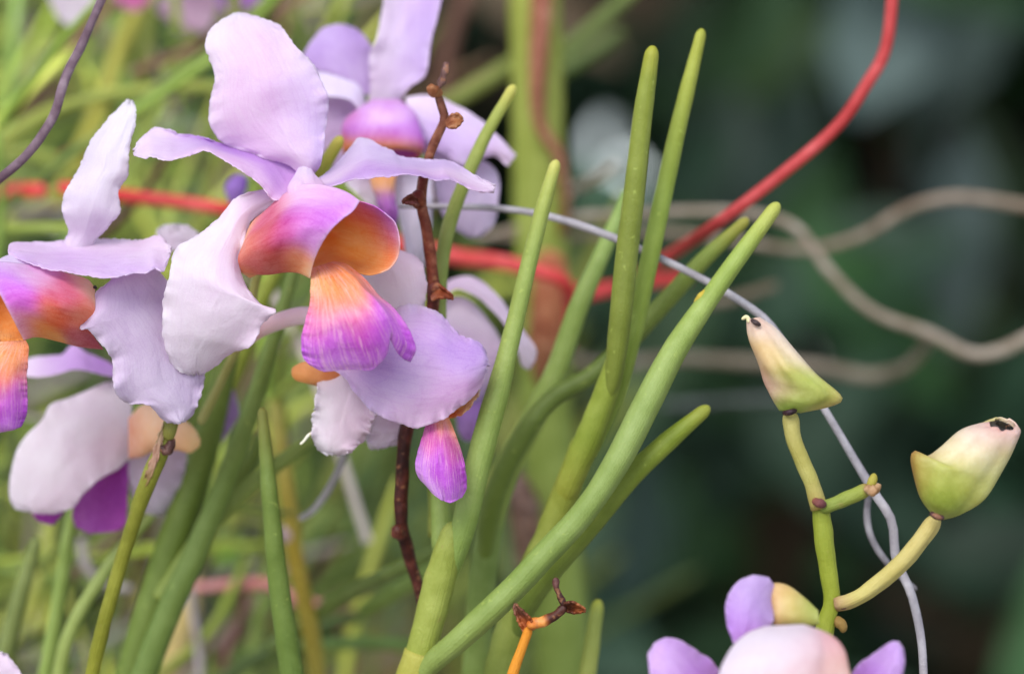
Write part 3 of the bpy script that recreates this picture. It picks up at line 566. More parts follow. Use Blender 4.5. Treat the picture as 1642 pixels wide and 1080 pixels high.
tube('scar', [(256, 714, 1.0), (266, 722, .98), (274, 710, 1.0), (276, 700, 1.05)], [6, 10, 9, 6], flat((.24, .13, .11)), M_DRY, fs_, base=True, lump=.2)
tube('pedicel', [(268, 706, 1.0), (272, 690, .95), (276, 672, 1.), (284, 640, 1.3)], [13, 14, 13, 12], [(0, (.56, .58, .26)), (1, (.36, .44, .14))], M_STEM, fs_, base=True)

# ------------------------------------------------------------ main flower
lav_sepal = pigs([(.5, 0, WH), (.2, .2, LA), (.5, .3, LA), (.8, .3, (.84, .76, .94)), (.5, .6, LA), (0, .6, WL), (1, .6, WL), (.5, 1, WH), (0, .9, WH)], .2)
white_sepal = pigs([(.5, 0, WL), (.5, .3, WL), (0, .5, WH), (1, .5, WL), (.5, .7, (.93, .90, .965)), (.5, 1, WH)], .25)
f1 = thing('orchid_blossom', 'large sharp lilac and white orchid blossom with an orange and purple lip', 'flower', (490, 300, 1.2), 'orchid blossoms')
patch('dorsal_sepal', [(482, 280, .9), (458, 262, 1), (410, 250, 1.1), (357, 228, 1.2), (338, 201, 1.1), (335, 176, 1.0), (340, 150, .9), (345, 126, .8), (341, 104, .8), (327, 76, .9), (335, 52, 1.2), (352, 34, 1.6), (376, 22, 1.9)],
      [(502, 280, .9), (513, 266, .5), (517, 245, .4), (523, 205, .5), (526, 160, .6), (520, 135, .6), (505, 110, .6), (477, 75, .9), (452, 47, 1.2), (428, 31, 1.5), (400, 23, 1.8), (384, 21, 1.9)],
      lav_sepal, M_PET, f1, bow=-.45, ruf=.10, seed=1, nu=44, nv=70)
patch('petal', [(482, 292, .6), (478, 264, 1.3), (456, 233, 1.9), (440, 223, 2.1), (401, 227, 1.9), (364, 230, 1.5), (332, 222, 1.2), (307, 215, 1.2), (285, 215, 1.2), (270, 207, 1.3), (247, 206, 1.2), (231, 217, .8), (216, 236, .4)],
      [(462, 318, -.2), (439, 320, -.4), (420, 300, -.6), (401, 283, -.7), (376, 267, -.7), (342, 247, -.4), (323, 242, -.2), (291, 253, -.6), (263, 257, -.8), (244, 252, -.7), (230, 254, -.5), (215, 250, -.2)],
      pigs([(.5, 0, (.93, .82, .95)), (.5, .2, (.80, .60, .92)), (.3, .35, (.76, .52, .90)), (.8, .4, LA), (.5, .6, (.84, .74, .94)), (.5, .8, WL), (.5, 1, WL)], .15), M_PET, f1, bow=.35, ruf=.12, seed=2, nu=40, nv=76)
patch('petal', [(508, 288, .5), (527, 274, .9), (549, 252, 1.4), (567, 230, 1.7), (578, 220, 1.8), (592, 224, 1.7), (608, 233, 1.5), (627, 240, 1.4), (640, 251, 1.2), (667, 254, 1.1), (697, 256, 1.), (719, 258, .9), (741, 268, .7), (767, 284, .4), (795, 297, .1)],
      [(510, 296, .3), (530, 299, -.1), (564, 289, -.5), (590, 285, -.8), (627, 282, -1), (667, 281, -1.1), (695, 289, -1.1), (706, 289, -1), (714, 285, -.8), (730, 291, -.7), (752, 302, -.6), (771, 309, -.4), (791, 309, -.1)],
      pigs([(.5, 0, (.92, .86, .95)), (.3, .25, (.88, .83, .95)), (.9, .4, (.85, .74, .93)), (.4, .6, (.87, .81, .95)), (.6, .8, LA), (.5, 1, WL)], .16), M_PET, f1, bow=.2, ruf=.10, seed=3, nu=40, nv=80)
patch('lateral_sepal', [(452, 304, .7), (425, 304, .6), (395, 310, .4), (370, 325, .2), (350, 350, 0), (310, 380, -.3), (283, 400, -.4), (270, 440, -.5), (262, 480, -.4), (261, 530, -.2), (270, 572, .1), (287, 593, .3), (305, 601, .5)],
      [(452, 320, .6), (430, 335, .5), (405, 355, .3), (391, 380, 0), (386, 410, -.3), (388, 440, -.6), (400, 470, -.9), (420, 490, -1.1), (443, 497, -1.1), (432, 508, -1), (420, 522, -.9), (412, 541, -.7), (398, 556, -.5), (375, 563, -.2), (350, 584, .2), (325, 600, .5)],
      white_sepal, M_PET, f1, bow=-.4, ruf=.16, seed=4, nu=44, nv=70)
patch('lateral_sepal', [(516, 330, 1.3), (560, 380, 2), (575, 430, 2.3), (590, 480, 2.3), (610, 525, 2.2), (640, 556, 2.1)],
      [(530, 312, 1.2), (590, 370, 1.7), (640, 398, 1.6), (672, 416, 1.5), (684, 450, 1.4), (681, 490, 1.5), (668, 530, 1.7), (655, 556, 2)],
      white_sepal, M_PET, f1, bow=-.4, ruf=.08, seed=5)
lip = patch('side_lobe', [(390, 392, 0), (402, 360, 0), (425, 338, 0), (452, 314, 0), (480, 298, -.1), (505, 295, -.5), (530, 299, -.9), (556, 308, -1.3), (577, 322, -1.7)],
      [(387, 436, -.3), (405, 439, -.6), (430, 440, -.9), (460, 436, -1.1), (480, 438, -1.3), (497, 446, -1.5)],
      pigs([(0, 0, PE), (1, 0, (.95, .62, .42)), (.5, .12, (.90, .50, .40)), (.5, .35, (.80, .33, .40)), (.12, .35, (.84, .36, .50)), (0, .6, (.95, .82, .95)), (.12, .75, (.90, .70, .92)), (.3, .9, (.80, .46, .88)), (.55, .85, (.76, .34, .82)), (.4, .72, (.80, .42, .80)), (.55, .6, (.78, .30, .56)), (.9, .5, (.82, .36, .32)), (.8, .25, (.82, .36, .34)), (.9, .8, (.92, .58, .40)), (.6, 1, (.86, .66, .90)), (1, 1, (.98, .78, .55))], .11),
      M_LOBE, f1, B=[(382, 414, -.3)], T=[(566, 338, -1.95), (548, 352, -2), (528, 372, -2), (512, 398, -1.9), (502, 424, -1.7)], bow=-1.25, ruf=.02, jit=.2, seed=6, nu=56, nv=64)
lip.name = 'side_lobe'
patch('side_lobe', [(520, 312, .2), (548, 312, -.3), (576, 322, -.8), (600, 330, -1.1), (618, 342, -1.3)],
      [(496, 440, -.4), (520, 424, -.2), (545, 424, -.3), (566, 434, -.6), (590, 441, -1), (612, 437, -1.3)],
      pigs([(0, .7, (.80, .45, .84)), (0, 1, (.78, .40, .85)), (.35, 1, (.80, .42, .78)), (.2, .6, (.92, .48, .34)), (.5, .2, (.97, .60, .22)), (.5, .6, (.98, .66, .28)), (.75, .75, (.97, .65, .28)), (1, .5, (.97, .64, .26)), (.75, 1, (.95, .58, .38)), (.5, .88, (.90, .50, .26)), (1, .9, (.96, .66, .36)), (0, .3, (.84, .5, .5))], .13),
      M_LOBE, f1, B=[(500, 350, 1.2), (492, 400, 1.1)], T=[(634, 358, -1.5), (641, 385, -1.6), (639, 408, -1.5), (628, 428, -1.4)], bow=1.1, ruf=.02, jit=.3, seed=7, nu=48, nv=50)
midpig = pigs([(.1, .0, (.97, .72, .52)), (.5, 0, (.90, .55, .34)), (1, 0, (.90, .52, .30)), (.3, .2, (.95, .62, .34)), (.8, .2, (.92, .55, .28)), (.2, .4, (.93, .50, .42)), (.6, .4, (.94, .56, .36)), (.95, .35, (.84, .42, .40)),
               (.1, .58, (.86, .42, .74)), (.5, .60, (.86, .40, .66)), (.9, .6, (.80, .36, .80)), (.3, .75, DP), (.6, .75, (.76, .28, .86)), (.9, .8, (.75, .30, .86)), (0, .8, (.76, .38, .88)), (.3, .97, (.80, .52, .90)), (.7, .97, (.80, .50, .90)), (1, 1, (.6, .3, .74))], .11)
mid1 = patch('lip_blade', [(500, 430, -1.2), (498, 458, -1.7), (497, 487, -2), (487, 523, -2.1), (483, 550, -2.1), (486, 572, -2), (498, 586, -1.9)],
      [(535, 419, -.7), (556, 424, -.9), (573, 437, -1.1), (590, 452, -1.4), (607, 473, -1.7), (627, 490, -2), (647, 513, -2.1), (660, 537, -2.1), (667, 560, -2), (658, 580, -1.9)],
      midpig, M_LIP, f1, T=[(520, 595, -1.8), (560, 592, -1.8), (592, 594, -1.8), (608, 583, -1.9), (621, 566, -2.0), (625, 543, -2.1), (635, 562, -2.0), (645, 574, -1.9)], bow=-.55, ruf=.06, jit=.8, seed=8, nu=76, nv=76)
loft('column', [(484, 262, .9), (473, 280, .4), (464, 300, .0), (470, 320, -.3), (488, 330, -.5)], [(497, 262, .9), (506, 278, .5), (514, 292, .1), (520, 306, -.3), (508, 322, -.6)], [10, 18, 22, 22, 12],
     pigs([(.25, 0, WH), (.25, .5, (.94, .88, .96)), (.1, .9, (.90, .66, .85)), (.4, .9, (.93, .72, .86))], .3), M_PET, f1, lump=.35, seed=2, sides=48, creases=((.2, .3, .16), (.34, .2, .12)))
loft('spur', [(388, 380, .5), (378, 405, .6), (384, 432, .6), (400, 446, .8)], [(412, 380, .5), (410, 405, .5), (408, 425, .6), (414, 440, .8)], [14, 16, 15, 8], lambda a, b: np.tile(lin((.93, .66, .46)), (len(a), 1)), M_BUD, f1)
tube('pedicel', [(470, 300, 1.4), (455, 330, 2.5), (430, 380, 3), (410, 450, 3), (395, 520, 3.2), (360, 600, 3.6), (320, 680, 3.8)], [9, 9, 9, 9, 9, 9, 10], flat((.66, .70, .40)), M_STEM, f1)

# ------------------------------------------------------------ left flower
f2 = thing('orchid_blossom', 'white and lilac orchid blossom with pink orange tube, cut by the left edge', 'flower', (100, 415, 1), 'orchid blossoms')
patch('dorsal_sepal', [(98, 425, 1.4), (102, 388, 1.3), (110, 370, 1.2), (100, 340, .9), (102, 313, .8), (113, 293, .8), (130, 263, .9), (143, 230, 1), (167, 197, 1.2), (190, 173, 1.4), (205, 161, 1.5)],
      [(130, 425, 1.4), (153, 386, 1.3), (173, 363, 1), (192, 340, .7), (193, 300, .6), (205, 277, .6), (205, 250, .7), (212, 223, .8), (219, 186, 1.1), (213, 163, 1.4)],
      pigs([(.5, 0, WL), (.5, .5, (.91, .89, .96)), (.5, 1, (.93, .93, .96))], .3), M_PET, f2, bow=-.3, ruf=.08, seed=11, fq=9)
patch('petal', [(13, 402, .4), (20, 389, 1), (67, 389, 1.5), (117, 385, 1.7), (173, 383, 1.7), (227, 384, 1.4), (252, 378, 1.2), (266, 387, .9), (274, 396, .6)],
      [(14, 410, .2), (50, 423, -.4), (83, 433, -.8), (117, 438, -1), (150, 443, -1.2), (180, 445, -1.2), (213, 438, -1.1), (237, 437, -1), (248, 430, -.8), (262, 435, -.6), (271, 412, .1)],
      pigs([(.5, 0, LA), (.5, .3, (.88, .80, .95)), (.8, .5, (.88, .79, .95)), (.3, .7, WL), (.5, 1, WL)], .25), M_PET, f2, bow=.1, ruf=.10, seed=12, nv=66)
patch('lateral_sepal', [(150, 432, .6), (178, 447, .2), (156, 466, -.2), (143, 490, -.4), (139, 508, -.6), (128, 526, -.8), (143, 529, -.7), (157, 546, -.6), (169, 562, -.5), (181, 583, -.4), (182, 605, -.4), (184, 627, -.4), (194, 639, -.3), (208, 647, -.2), (226, 648, -.1), (243, 654, 0), (256, 665, .1), (268, 675, .1), (284, 678, .2)],
      [(180, 425, .9), (230, 428, .8), (262, 440, .9), (290, 480, 1), (315, 530, 1), (330, 580, .9), (327, 610, .7), (320, 640, .5), (309, 663, .4), (297, 675, .3)],
      pigs([(.3, 0, (.84, .78, .90)), (.4, .3, (.86, .80, .91)), (.2, .6, (.88, .83, .93)), (.8, .7, (.84, .79, .90)), (.5, 1, (.87, .84, .92))], .2), M_PET, f2, bow=-.3, ruf=.16, jit=3.6, seed=13, nu=44, nv=70)
patch('side_lobe', [(152, 462, .2), (140, 448, .3), (115, 440, .2), (85, 433, 0), (40, 424, -.4), (0, 420, -.8), (-22, 428, -1.2)],
      [(166, 560, .4), (130, 556, -.2), (90, 546, -.6), (60, 540, -.9), (38, 545, -1.2)],
      pigs([(0, 0, (.95, .80, .62)), (.5, .1, (.90, .48, .34)), (.9, .2, (.78, .36, .42)), (.3, .35, (.88, .36, .50)), (.6, .5, (.90, .46, .30)), (.9, .7, (.95, .64, .26)), (.1, .6, (.90, .64, .86)), (.2, .85, (.80, .48, .90)), (.5, .8, (.78, .34, .80)), (.8, .95, (.86, .56, .70)), (0, .8, (.90, .82, .95))], .12),
      M_LOBE, f2, B=[(152, 500, -.3), (146, 530, 0)], T=[(-12, 450, -1.6), (2, 475, -1.7), (20, 510, -1.6)], bow=-1.0, ruf=.02, jit=.2, seed=14, nu=48)
patch('side_lobe', [(-10, 430, .3), (-40, 430, -.3), (-70, 450, -.8)], [(40, 545, -.6), (5, 548, -.4), (-40, 540, -.8)],
      pigs([(.5, .0, (.90, .50, .18)), (.5, .5, (.93, .58, .22)), (0, .8, (.78, .44, .82)), (1, .5, (.95, .64, .32))], .2), M_LOBE, f2, B=[(30, 480, .8), (44, 520, .4)], T=[(-82, 490, -1)], bow=.8, ruf=.02, seed=15)
patch('lip_blade', [(-2, 548, -1), (-30, 565, -1.4), (-60, 600, -1.8), (-62, 650, -1.8), (-40, 684, -1.7)], [(42, 546, -1), (46, 560, -1.2), (43, 600, -1.5), (44, 640, -1.6), (42, 665, -1.6), (34, 684, -1.6)],
      midpig, M_LIP, f2, T=[(-20, 694, -1.7), (10, 691, -1.7)], bow=-.45, ruf=.06, jit=.7, seed=16, nu=56, nv=60)
loft('column', [(20, 405, .4), (0, 415, .2), (-12, 432, -.2)], [(60, 420, .3), (40, 432, -.1), (15, 438, -.5)], [12, 20, 14], lambda a, b: np.tile(lin((.92, .86, .96)), (len(a), 1)), M_PET, f2)
tube('pollen_speck', [(150, 458, -.35), (155, 463, -.35)], [3.5, 3.2], flat((.12, .10, .08)), M_DRY, f2, base=True, n=14)

# ------------------------------------------------------------ flower below the main one
f3 = thing('orchid_blossom', 'lilac orchid blossom with a broad rounded petal, tucked under the main lip', 'flower', (610, 600, 2), 'orchid blossoms')
patch('dorsal_sepal', [(548, 560, 1), (590, 520, .8), (630, 496, .7), (665, 489, .7), (690, 494, .6), (708, 505, .4), (728, 526, .2), (748, 540, 0), (770, 551, -.1), (781, 566, -.1)],
      [(530, 590, .8), (552, 605, .4), (566, 626, .1), (583, 648, -.1), (607, 665, -.3), (640, 680, -.4), (671, 684, -.4), (707, 673, -.4), (740, 652, -.3), (765, 627, -.2), (776, 606, -.1)],
      pigs([(.5, 0, MA), (1, .2, (.85, .75, .92)), (.5, .3, (.80, .68, .92)), (.6, .55, (.88, .82, .95)), (.7, .7, MA), (.4, .8, (.80, .67, .92)), (.1, .5, (.85, .74, .94)), (0, .4, WL), (1, .6, LA), (.5, 1, (.86, .78, .93))], .13), M_PET, f3,
      T=[(783, 585, -.2)], bow=-.6, ruf=.12, seed=21, nu=48, nv=66)
patch('lateral_sepal', [(565, 590, 1.6), (520, 592, 1.4), (506, 630, 1.1), (503, 663, 1), (500, 697, 1), (507, 716, 1.1), (522, 728, 1.2)], [(600, 610, 1.6), (606, 640, 1.4), (604, 665, 1.3), (595, 682, 1.2), (582, 709, 1.1), (561, 724, 1.1), (541, 730, 1.2)],
      pigs([(.5, 0, WL), (.3, .4, WH), (.7, .6, (.92, .85, .92)), (.5, 1, WH)], .25), M_PET, f3, bow=-.1, ruf=.22, jit=4.5, seed=22)
patch('lateral_sepal', [(600, 640, 2.6), (592, 680, 2.4), (587, 706, 2.3), (596, 719, 2.3)], [(655, 640, 2.4), (653, 685, 2.2), (641, 707, 2.2), (617, 718, 2.3)], white_sepal, M_PET, f3, bow=-.1, ruf=.18, jit=4, seed=23)
patch('petal', [(640, 560, 1.9), (655, 545, 1.5), (664, 536, 1.2), (671, 538, 1.1)], [(650, 570, 1.9), (668, 560, 1.4), (681, 550, 1.1), (676, 542, 1.1)], white_sepal, M_PET, f3, nu=12, nv=14)
patch('side_lobe', [(690, 650, .6), (720, 660, .6), (745, 640, .5), (768, 622, .5)], [(700, 672, .5), (724, 670, .4), (748, 658, .3), (768, 632, .4)], pigs([(.5, 0, OR), (.5, 1, (.96, .80, .55))]), M_LOBE, f3, bow=.3)
patch('lip_blade', [(688, 662, .4), (681, 688, .1), (673, 715, -.2), (666, 745, -.3), (672, 766, -.3), (687, 779, -.3)], [(716, 662, .4), (728, 690, .1), (738, 718, -.1), (746, 750, -.2), (748, 780, -.2), (741, 797, -.2)],
      pigs([(.5, 0, (.96, .62, .42)), (1, .15, (.96, .62, .40)), (.3, .3, (.82, .36, .68)), (.8, .4, (.80, .34, .66)), (.5, .6, (.72, .28, .82)), (.9, .75, (.68, .18, .76)), (.1, .7, (.80, .52, .90)), (.3, 1, (.80, .56, .90)), (.8, 1, (.72, .40, .84))], .13), M_LIP, f3,
      T=[(694, 791, -.4), (708, 801, -.4), (724, 805, -.4)], bow=-.35, ruf=.05, jit=.8, seed=24, nu=44)
loft('spur', [(560, 585, 1.8), (520, 580, 1.5), (490, 579, 1.3), (470, 588, 1.3), (467, 596, 1.3)], [(560, 625, 1.8), (515, 620, 1.5), (490, 614, 1.3), (475, 610, 1.3), (468, 603, 1.3)], [20, 19, 16, 11, 4], pigs([(.25, 0, (.72, .42, .25)), (.25, 1, (.90, .62, .36))], .4), M_BUD, f3)
tube('pedicel', [(620, 560, 2.6), (560, 525, 2.2), (495, 506, 2), (430, 521, 2.2), (370, 560, 2.8)], [15, 15, 14.5, 14, 11], [(0, (.95, .88, .92)), (.5, (.96, .88, .90)), (.8, (.90, .74, .74)), (1, (.7, .66, .45))], M_BUD, f3, sides=18)
tube('filament', [(503, 692, 1), (494, 698, .9), (487, 707, .9), (481, 712, .9)], [2.5, 2.5, 2.2, 2], flat((.90, .88, .80)), M_BUD, f3, n=14)

# ------------------------------------------------------------ blurred flowers
DOFF = 1.2
f4 = thing('orchid_blossom', 'blurred violet orchid blossom with a glossy hood, behind the brown stalk at top', 'flower', (620, 180, 5), 'orchid blossoms')
patch('dorsal_sepal', [(590, 165, 5.4), (594, 140, 5.3), (592, 90, 5), (603, 66, 4.9), (610, 30, 5), (620, -20, 5.2), (640, -70, 5.6), (665, -95, 5.8)], [(640, 165, 5.4), (655, 142, 5), (682, 120, 4.7), (690, 74, 4.6), (700, 32, 4.6), (709, -10, 4.8), (708, -60, 5.3), (690, -92, 5.7)],
      pigs([(.5, 0, WL), (.1, .3, WL), (.6, .4, (.80, .70, .92)), (.5, 1, LA)], .25), M_PET, f4, bow=.4, seed=31)
patch('petal', [(604, 155, 5.8), (602, 110, 6), (596, 75, 6), (578, 52, 6.1), (556, 40, 6.2)], [(575, 150, 5.6), (525, 122, 5.6), (488, 98, 5.8), (494, 74, 6), (518, 46, 6.2), (542, 39, 6.2)], pigs([(.5, .2, (.78, .66, .88)), (.5, .8, (.76, .64, .88))], .3), M_PET, f4, bow=-.3, seed=32)
patch('petal', [(650, 156, 5.2), (690, 153, 5.1), (735, 170, 5), (777, 197, 4.8), (805, 225, 4.7), (828, 248, 4.7)], [(655, 190, 4.7), (690, 232, 4.5), (720, 252, 4.4), (745, 264, 4.4), (790, 250, 4.5), (815, 267, 4.6)], pigs([(.2, .2, WL), (.5, .5, (.83, .73, .94)), (.5, 1, LA)], .25), M_PET, f4, bow=-.3, seed=33)
patch('petal', [(585, 160, 5.1), (575, 137, 5.1), (540, 122, 5.1), (508, 116, 5.2), (480, 125, 5.4)], [(580, 180, 4.7), (560, 160, 4.5), (528, 155, 4.5), (500, 152, 4.7), (478, 145, 5)], pigs([(.5, .5, (.90, .86, .96))], .3), M_PET, f4, seed=34)
patch('lateral_sepal', [(600, 170, 5.6), (560, 150, 5.4), (525, 155, 5.3), (505, 190, 5.3), (505, 230, 5.4), (520, 262, 5.6)], [(600, 215, 5.4), (590, 240, 5.1), (575, 262, 5.1), (560, 275, 5.3), (545, 278, 5.5)], pigs([(.5, .5, (.82, .72, .87))], .3), M_PET, f4, seed=35)
patch('lateral_sepal', [(650, 230, 5.6), (690, 260, 5.5), (700, 320, 5.5), (720, 358, 5.6), (750, 380, 5.7)], [(680, 215, 5.5), (750, 248, 5.2), (795, 272, 5.2), (799, 325, 5.2), (790, 362, 5.4), (770, 380, 5.6)], pigs([(.5, .2, (.80, .73, .88)), (.5, .8, (.86, .80, .94))], .3), M_PET, f4, bow=-.3, seed=36)
loft('hood', [(598, 160, 4.8), (570, 178, 4.4), (553, 200, 4.2), (547, 235, 4.2), (552, 262, 4.4)], [(640, 160, 4.8), (664, 180, 4.4), (676, 210, 4.2), (680, 236, 4.2), (674, 262, 4.4)], [18, 38, 48, 50, 40],
     pigs([(.25, 0, (.88, .68, .88)), (.25, .28, (.90, .70, .92)), (.25, .42, (.93, .80, .95)), (.05, .45, (.86, .56, .80)), (.45, .5, (.82, .48, .88)), (.15, .58, (.82, .50, .90)), (.35, .58, (.82, .46, .90)), (.25, .66, (.86, .50, .70)), (.25, .76, (.93, .66, .26)), (.38, .84, (.93, .62, .24)), (.47, .75, (.82, .42, .84)), (.02, .75, (.90, .52, .36)), (.12, .85, (.92, .60, .26)), (.25, 1, (.88, .50, .2))], .085), M_LOBE, f4, lump=.10, seed=6, open_end=(0, -26))  # pale spot mid-hood is a highlight painted into the pigment
patch('lip_blade', [(596, 262, 4.4), (594, 290, 3.9), (604, 320, 3.7), (610, 350, 3.7), (618, 365, 3.8)], [(640, 262, 4.4), (634, 290, 3.9), (634, 320, 3.7), (638, 345, 3.7), (634, 362, 3.8)], pigs([(.5, .1, (.92, .62, .30)), (.5, .3, (.92, .68, .42)), (.5, .6, (.68, .30, .76)), (.5, 1, (.60, .26, .74))], .12), M_LIP, f4, bow=-.3)
patch('lateral_sepal', [(560, 270, 5), (553, 290, 4.8), (570, 310, 4.6), (592, 330, 4.6), (612, 336, 4.7)], [(600, 268, 4.8), (600, 290, 4.6), (610, 305, 4.5), (615, 320, 4.5), (616, 332, 4.6)], white_sepal, M_PET, f4, seed=38)
patch('lateral_sepal', [(632, 268, 4.9), (632, 300, 4.7), (640, 350, 4.6), (650, 400, 4.7), (655, 440, 4.9)], [(690, 268, 4.9), (694, 310, 4.6), (690, 370, 4.6), (684, 410, 4.7), (672, 445, 4.9)], pigs([(.5, .5, (.88, .86, .94))], .3), M_PET, f4, bow=-.3, seed=39)
patch('lateral_sepal', [(250, 372, 3.6), (256, 364, 3.4), (275, 359, 3.3), (300, 361, 3.3)], [(262, 400, 3.5), (280, 402, 3.3), (300, 398, 3.3), (322, 376, 3.3)], white_sepal, M_PET, f2, seed=40)

f5 = thing('orchid_blossom', 'blurred pale lilac orchid blossom half hidden behind slim leaves, right of the brown stalk', 'flower', (740, 520, 5), 'orchid blossoms')
patch('petal', [(700, 470, 5.5), (722, 449, 5.3), (757, 444, 5.1), (795, 470, 4.9), (832, 520, 4.8), (858, 556, 4.9), (858, 578, 5)], [(705, 485, 5.2), (732, 463, 5), (770, 480, 4.7), (805, 515, 4.5), (828, 555, 4.5), (836, 584, 4.7), (848, 592, 4.9)], pigs([(.5, 0, LA), (.5, .5, WL), (.5, 1, WL)], .3), M_PET, f5, bow=-.1, seed=51)
patch('dorsal_sepal', [(690, 500, 5.8), (712, 482, 5.6), (740, 476, 5.5), (772, 500, 5.4), (803, 545, 5.3), (800, 580, 5.4), (785, 605, 5.5)], [(690, 560, 5.6), (715, 600, 5.4), (735, 640, 5.3), (752, 652, 5.3), (772, 640, 5.4), (780, 620, 5.5)], pigs([(.1, .3, WL), (.5, .5, LA), (.8, .6, (.80, .68, .92)), (.5, 1, LA)], .2), M_PET, f5, bow=-.4, seed=52)
patch('lip_blade', [(728, 630, 5.6), (732, 660, 5.4), (735, 690, 5.4), (745, 706, 5.5)], [(775, 630, 5.6), (772, 665, 5.4), (768, 690, 5.4), (758, 706, 5.5)], pigs([(.5, .5, (.76, .56, .88))], .3), M_PET, f5, bow=-.3, seed=53)
tube('pedicel', [(700, 540, 6), (690, 620, 6.5), (700, 720, 7)], [9, 9, 9], flat((.6, .64, .4)), M_STEM, f5)

f6 = thing('orchid_blossom', 'blurred orchid blossom from behind at lower left, with cream spur and purple lip', 'flower', (215, 700, 5), 'orchid blossoms')
patch('lateral_sepal', [(212, 650, 4.4), (183, 612, 4.4), (147, 623, 4.2), (113, 637, 4), (82, 648, 3.9), (68, 672, 3.8), (43, 697, 3.7), (27, 722, 3.7), (17, 760, 3.8), (16, 797, 3.9), (25, 816, 4)],
      [(206, 735, 4.2), (188, 752, 4), (160, 768, 3.7), (135, 790, 3.5), (118, 812, 3.5), (92, 822, 3.6), (65, 823, 3.8)], pigs([(.3, .2, (.92, .88, .94)), (.2, .7, (.93, .90, .95)), (.8, .5, (.90, .83, .90))], .25), M_PET, f6, bow=-.2, seed=61, nu=40)
patch('lip_blade', [(190, 740, 5.2), (160, 762, 5), (127, 797, 4.8), (116, 822, 4.8), (122, 845, 4.9)], [(215, 740, 5), (206, 770, 4.8), (204, 810, 4.6), (202, 835, 4.7), (194, 849, 4.8)], pigs([(.5, .3, (.70, .26, .70)), (.4, .7, (.74, .36, .78)), (.9, .8, (.66, .22, .68))], .3), M_PET, f6, T=[(150, 855, 4.9)], bow=.3, seed=62)
patch('side_lobe', [(60, 806, 4.8), (52, 822, 4.8), (62, 836, 4.8)], [(110, 806, 4.8), (102, 822, 4.8), (84, 842, 4.8)], pigs([(.5, .5, (.66, .22, .68))], .3), M_PET, f6, seed=63, nu=16, nv=16)
patch('lateral_sepal', [(218, 700, 4.6), (206, 750, 4.8), (214, 800, 5), (240, 826, 5.2)], [(300, 720, 4.8), (296, 760, 5), (282, 800, 5.2), (262, 826, 5.3)], pigs([(.5, .3, (.84, .76, .86)), (.5, .9, (.84, .80, .88))], .3), M_PET, f6, bow=-.3, seed=64)
patch('petal', [(184, 586, 4.6), (160, 574, 4.6), (140, 566, 4.6), (118, 553, 4.7), (98, 568, 4.8), (60, 572, 5), (20, 580, 5.2)], [(186, 605, 4), (150, 597, 3.9), (133, 592, 3.8), (110, 594, 3.9), (80, 602, 4), (45, 604, 4.3), (20, 602, 4.8)], pigs([(.5, .1, (.80, .62, .90)), (.5, .5, (.83, .68, .92)), (.5, .9, WL)], .2), M_PET, f6, seed=65)
patch('petal', [(345, 640, 6), (362, 618, 6), (376, 625, 6)], [(338, 700, 6.4), (355, 708, 6.2), (385, 665, 6)], pigs([(.5, .5, (.78, .64, .88))], .3), M_PET, f6, seed=66, nu=18, nv=20)
loft('spur', [(206, 670, 3.6), (228, 648, 3), (255, 648, 2.7), (290, 668, 2.6), (312, 686, 2.6), (322, 705, 2.7)], [(206, 735, 3.8), (228, 732, 3.2), (250, 722, 2.8), (285, 722, 2.6), (305, 726, 2.6), (320, 716, 2.7)], [34, 42, 38, 28, 18, 6],
     pigs([(.25, 0, (.84, .50, .42)), (.25, .25, (.93, .72, .56)), (.1, .4, (.98, .88, .72)), (.4, .5, (.88, .62, .48)), (.25, 1, (.95, .78, .55))], .2), M_BUD, f6, lump=.02)
tube('pedicel', [(226, 690, 4.4), (250, 640, 4.6), (285, 600, 4.8), (330, 560, 5)], [10, 10, 10, 10], flat((.62, .64, .36)), M_STEM, f6)

DOFF = -2.2
f7 = thing('orchid_blossom', 'blurred blossom under the buds at lower right, white domed sepal and violet petals', 'flower', (1275, 1100, -2), 'orchid blossoms')
loft('sepal', [(1225, 1003, -2.6), (1195, 1015, -3), (1172, 1040, -3.3), (1155, 1080, -3.5), (1150, 1130, -3.5), (1180, 1170, -3.2)], [(1290, 1000, -2.6), (1325, 1014, -3), (1350, 1035, -3.3), (1361, 1060, -3.4), (1362, 1110, -3.4), (1330, 1165, -3.2)], [12, 34, 50, 60, 60, 40],
     pigs([(.25, .1, WH), (.2, .4, WH), (.47, .32, (.92, .56, .46)), (.40, .36, (.94, .80, .86)), (.38, .55, (.94, .78, .80)), (.25, .7, (.95, .90, .95)), (.2, .2, WH), (.3, .3, WH), (.1, .8, WL), (.5, .5, (.92, .80, .62))], .11), M_PET, f7, lump=.10, seed=3, sides=56, creases=((.14, .24, .10), (.42, .34, .12), (.7, .7, .1)))
patch('petal', [(1232, 925, -1.6), (1205, 922, -1.7), (1180, 935, -1.8), (1164, 965, -2), (1166, 1000, -2.2), (1176, 1030, -2.3)], [(1240, 935, -1.5), (1243, 950, -1.5), (1240, 975, -1.7), (1238, 1000, -2), (1220, 1020, -2.2), (1200, 1040, -2.3)], pigs([(.4, .3, (.80, .70, .90)), (.3, .8, (.76, .56, .90))], .25), M_PET, f7, bow=-.3, seed=71)
patch('petal', [(1170, 1110, -2), (1145, 1062, -2), (1120, 1045, -2.1), (1092, 1026, -2.2), (1066, 1022, -2.3), (1048, 1032, -2.3)], [(1150, 1160, -2.6), (1110, 1130, -2.9), (1070, 1110, -3), (1045, 1085, -2.9), (1040, 1062, -2.7), (1040, 1045, -2.5)], pigs([(.4, .8, (.86, .72, .94)), (.4, .3, (.72, .50, .84))], .25), M_PET, f7, bow=-.3, seed=72)
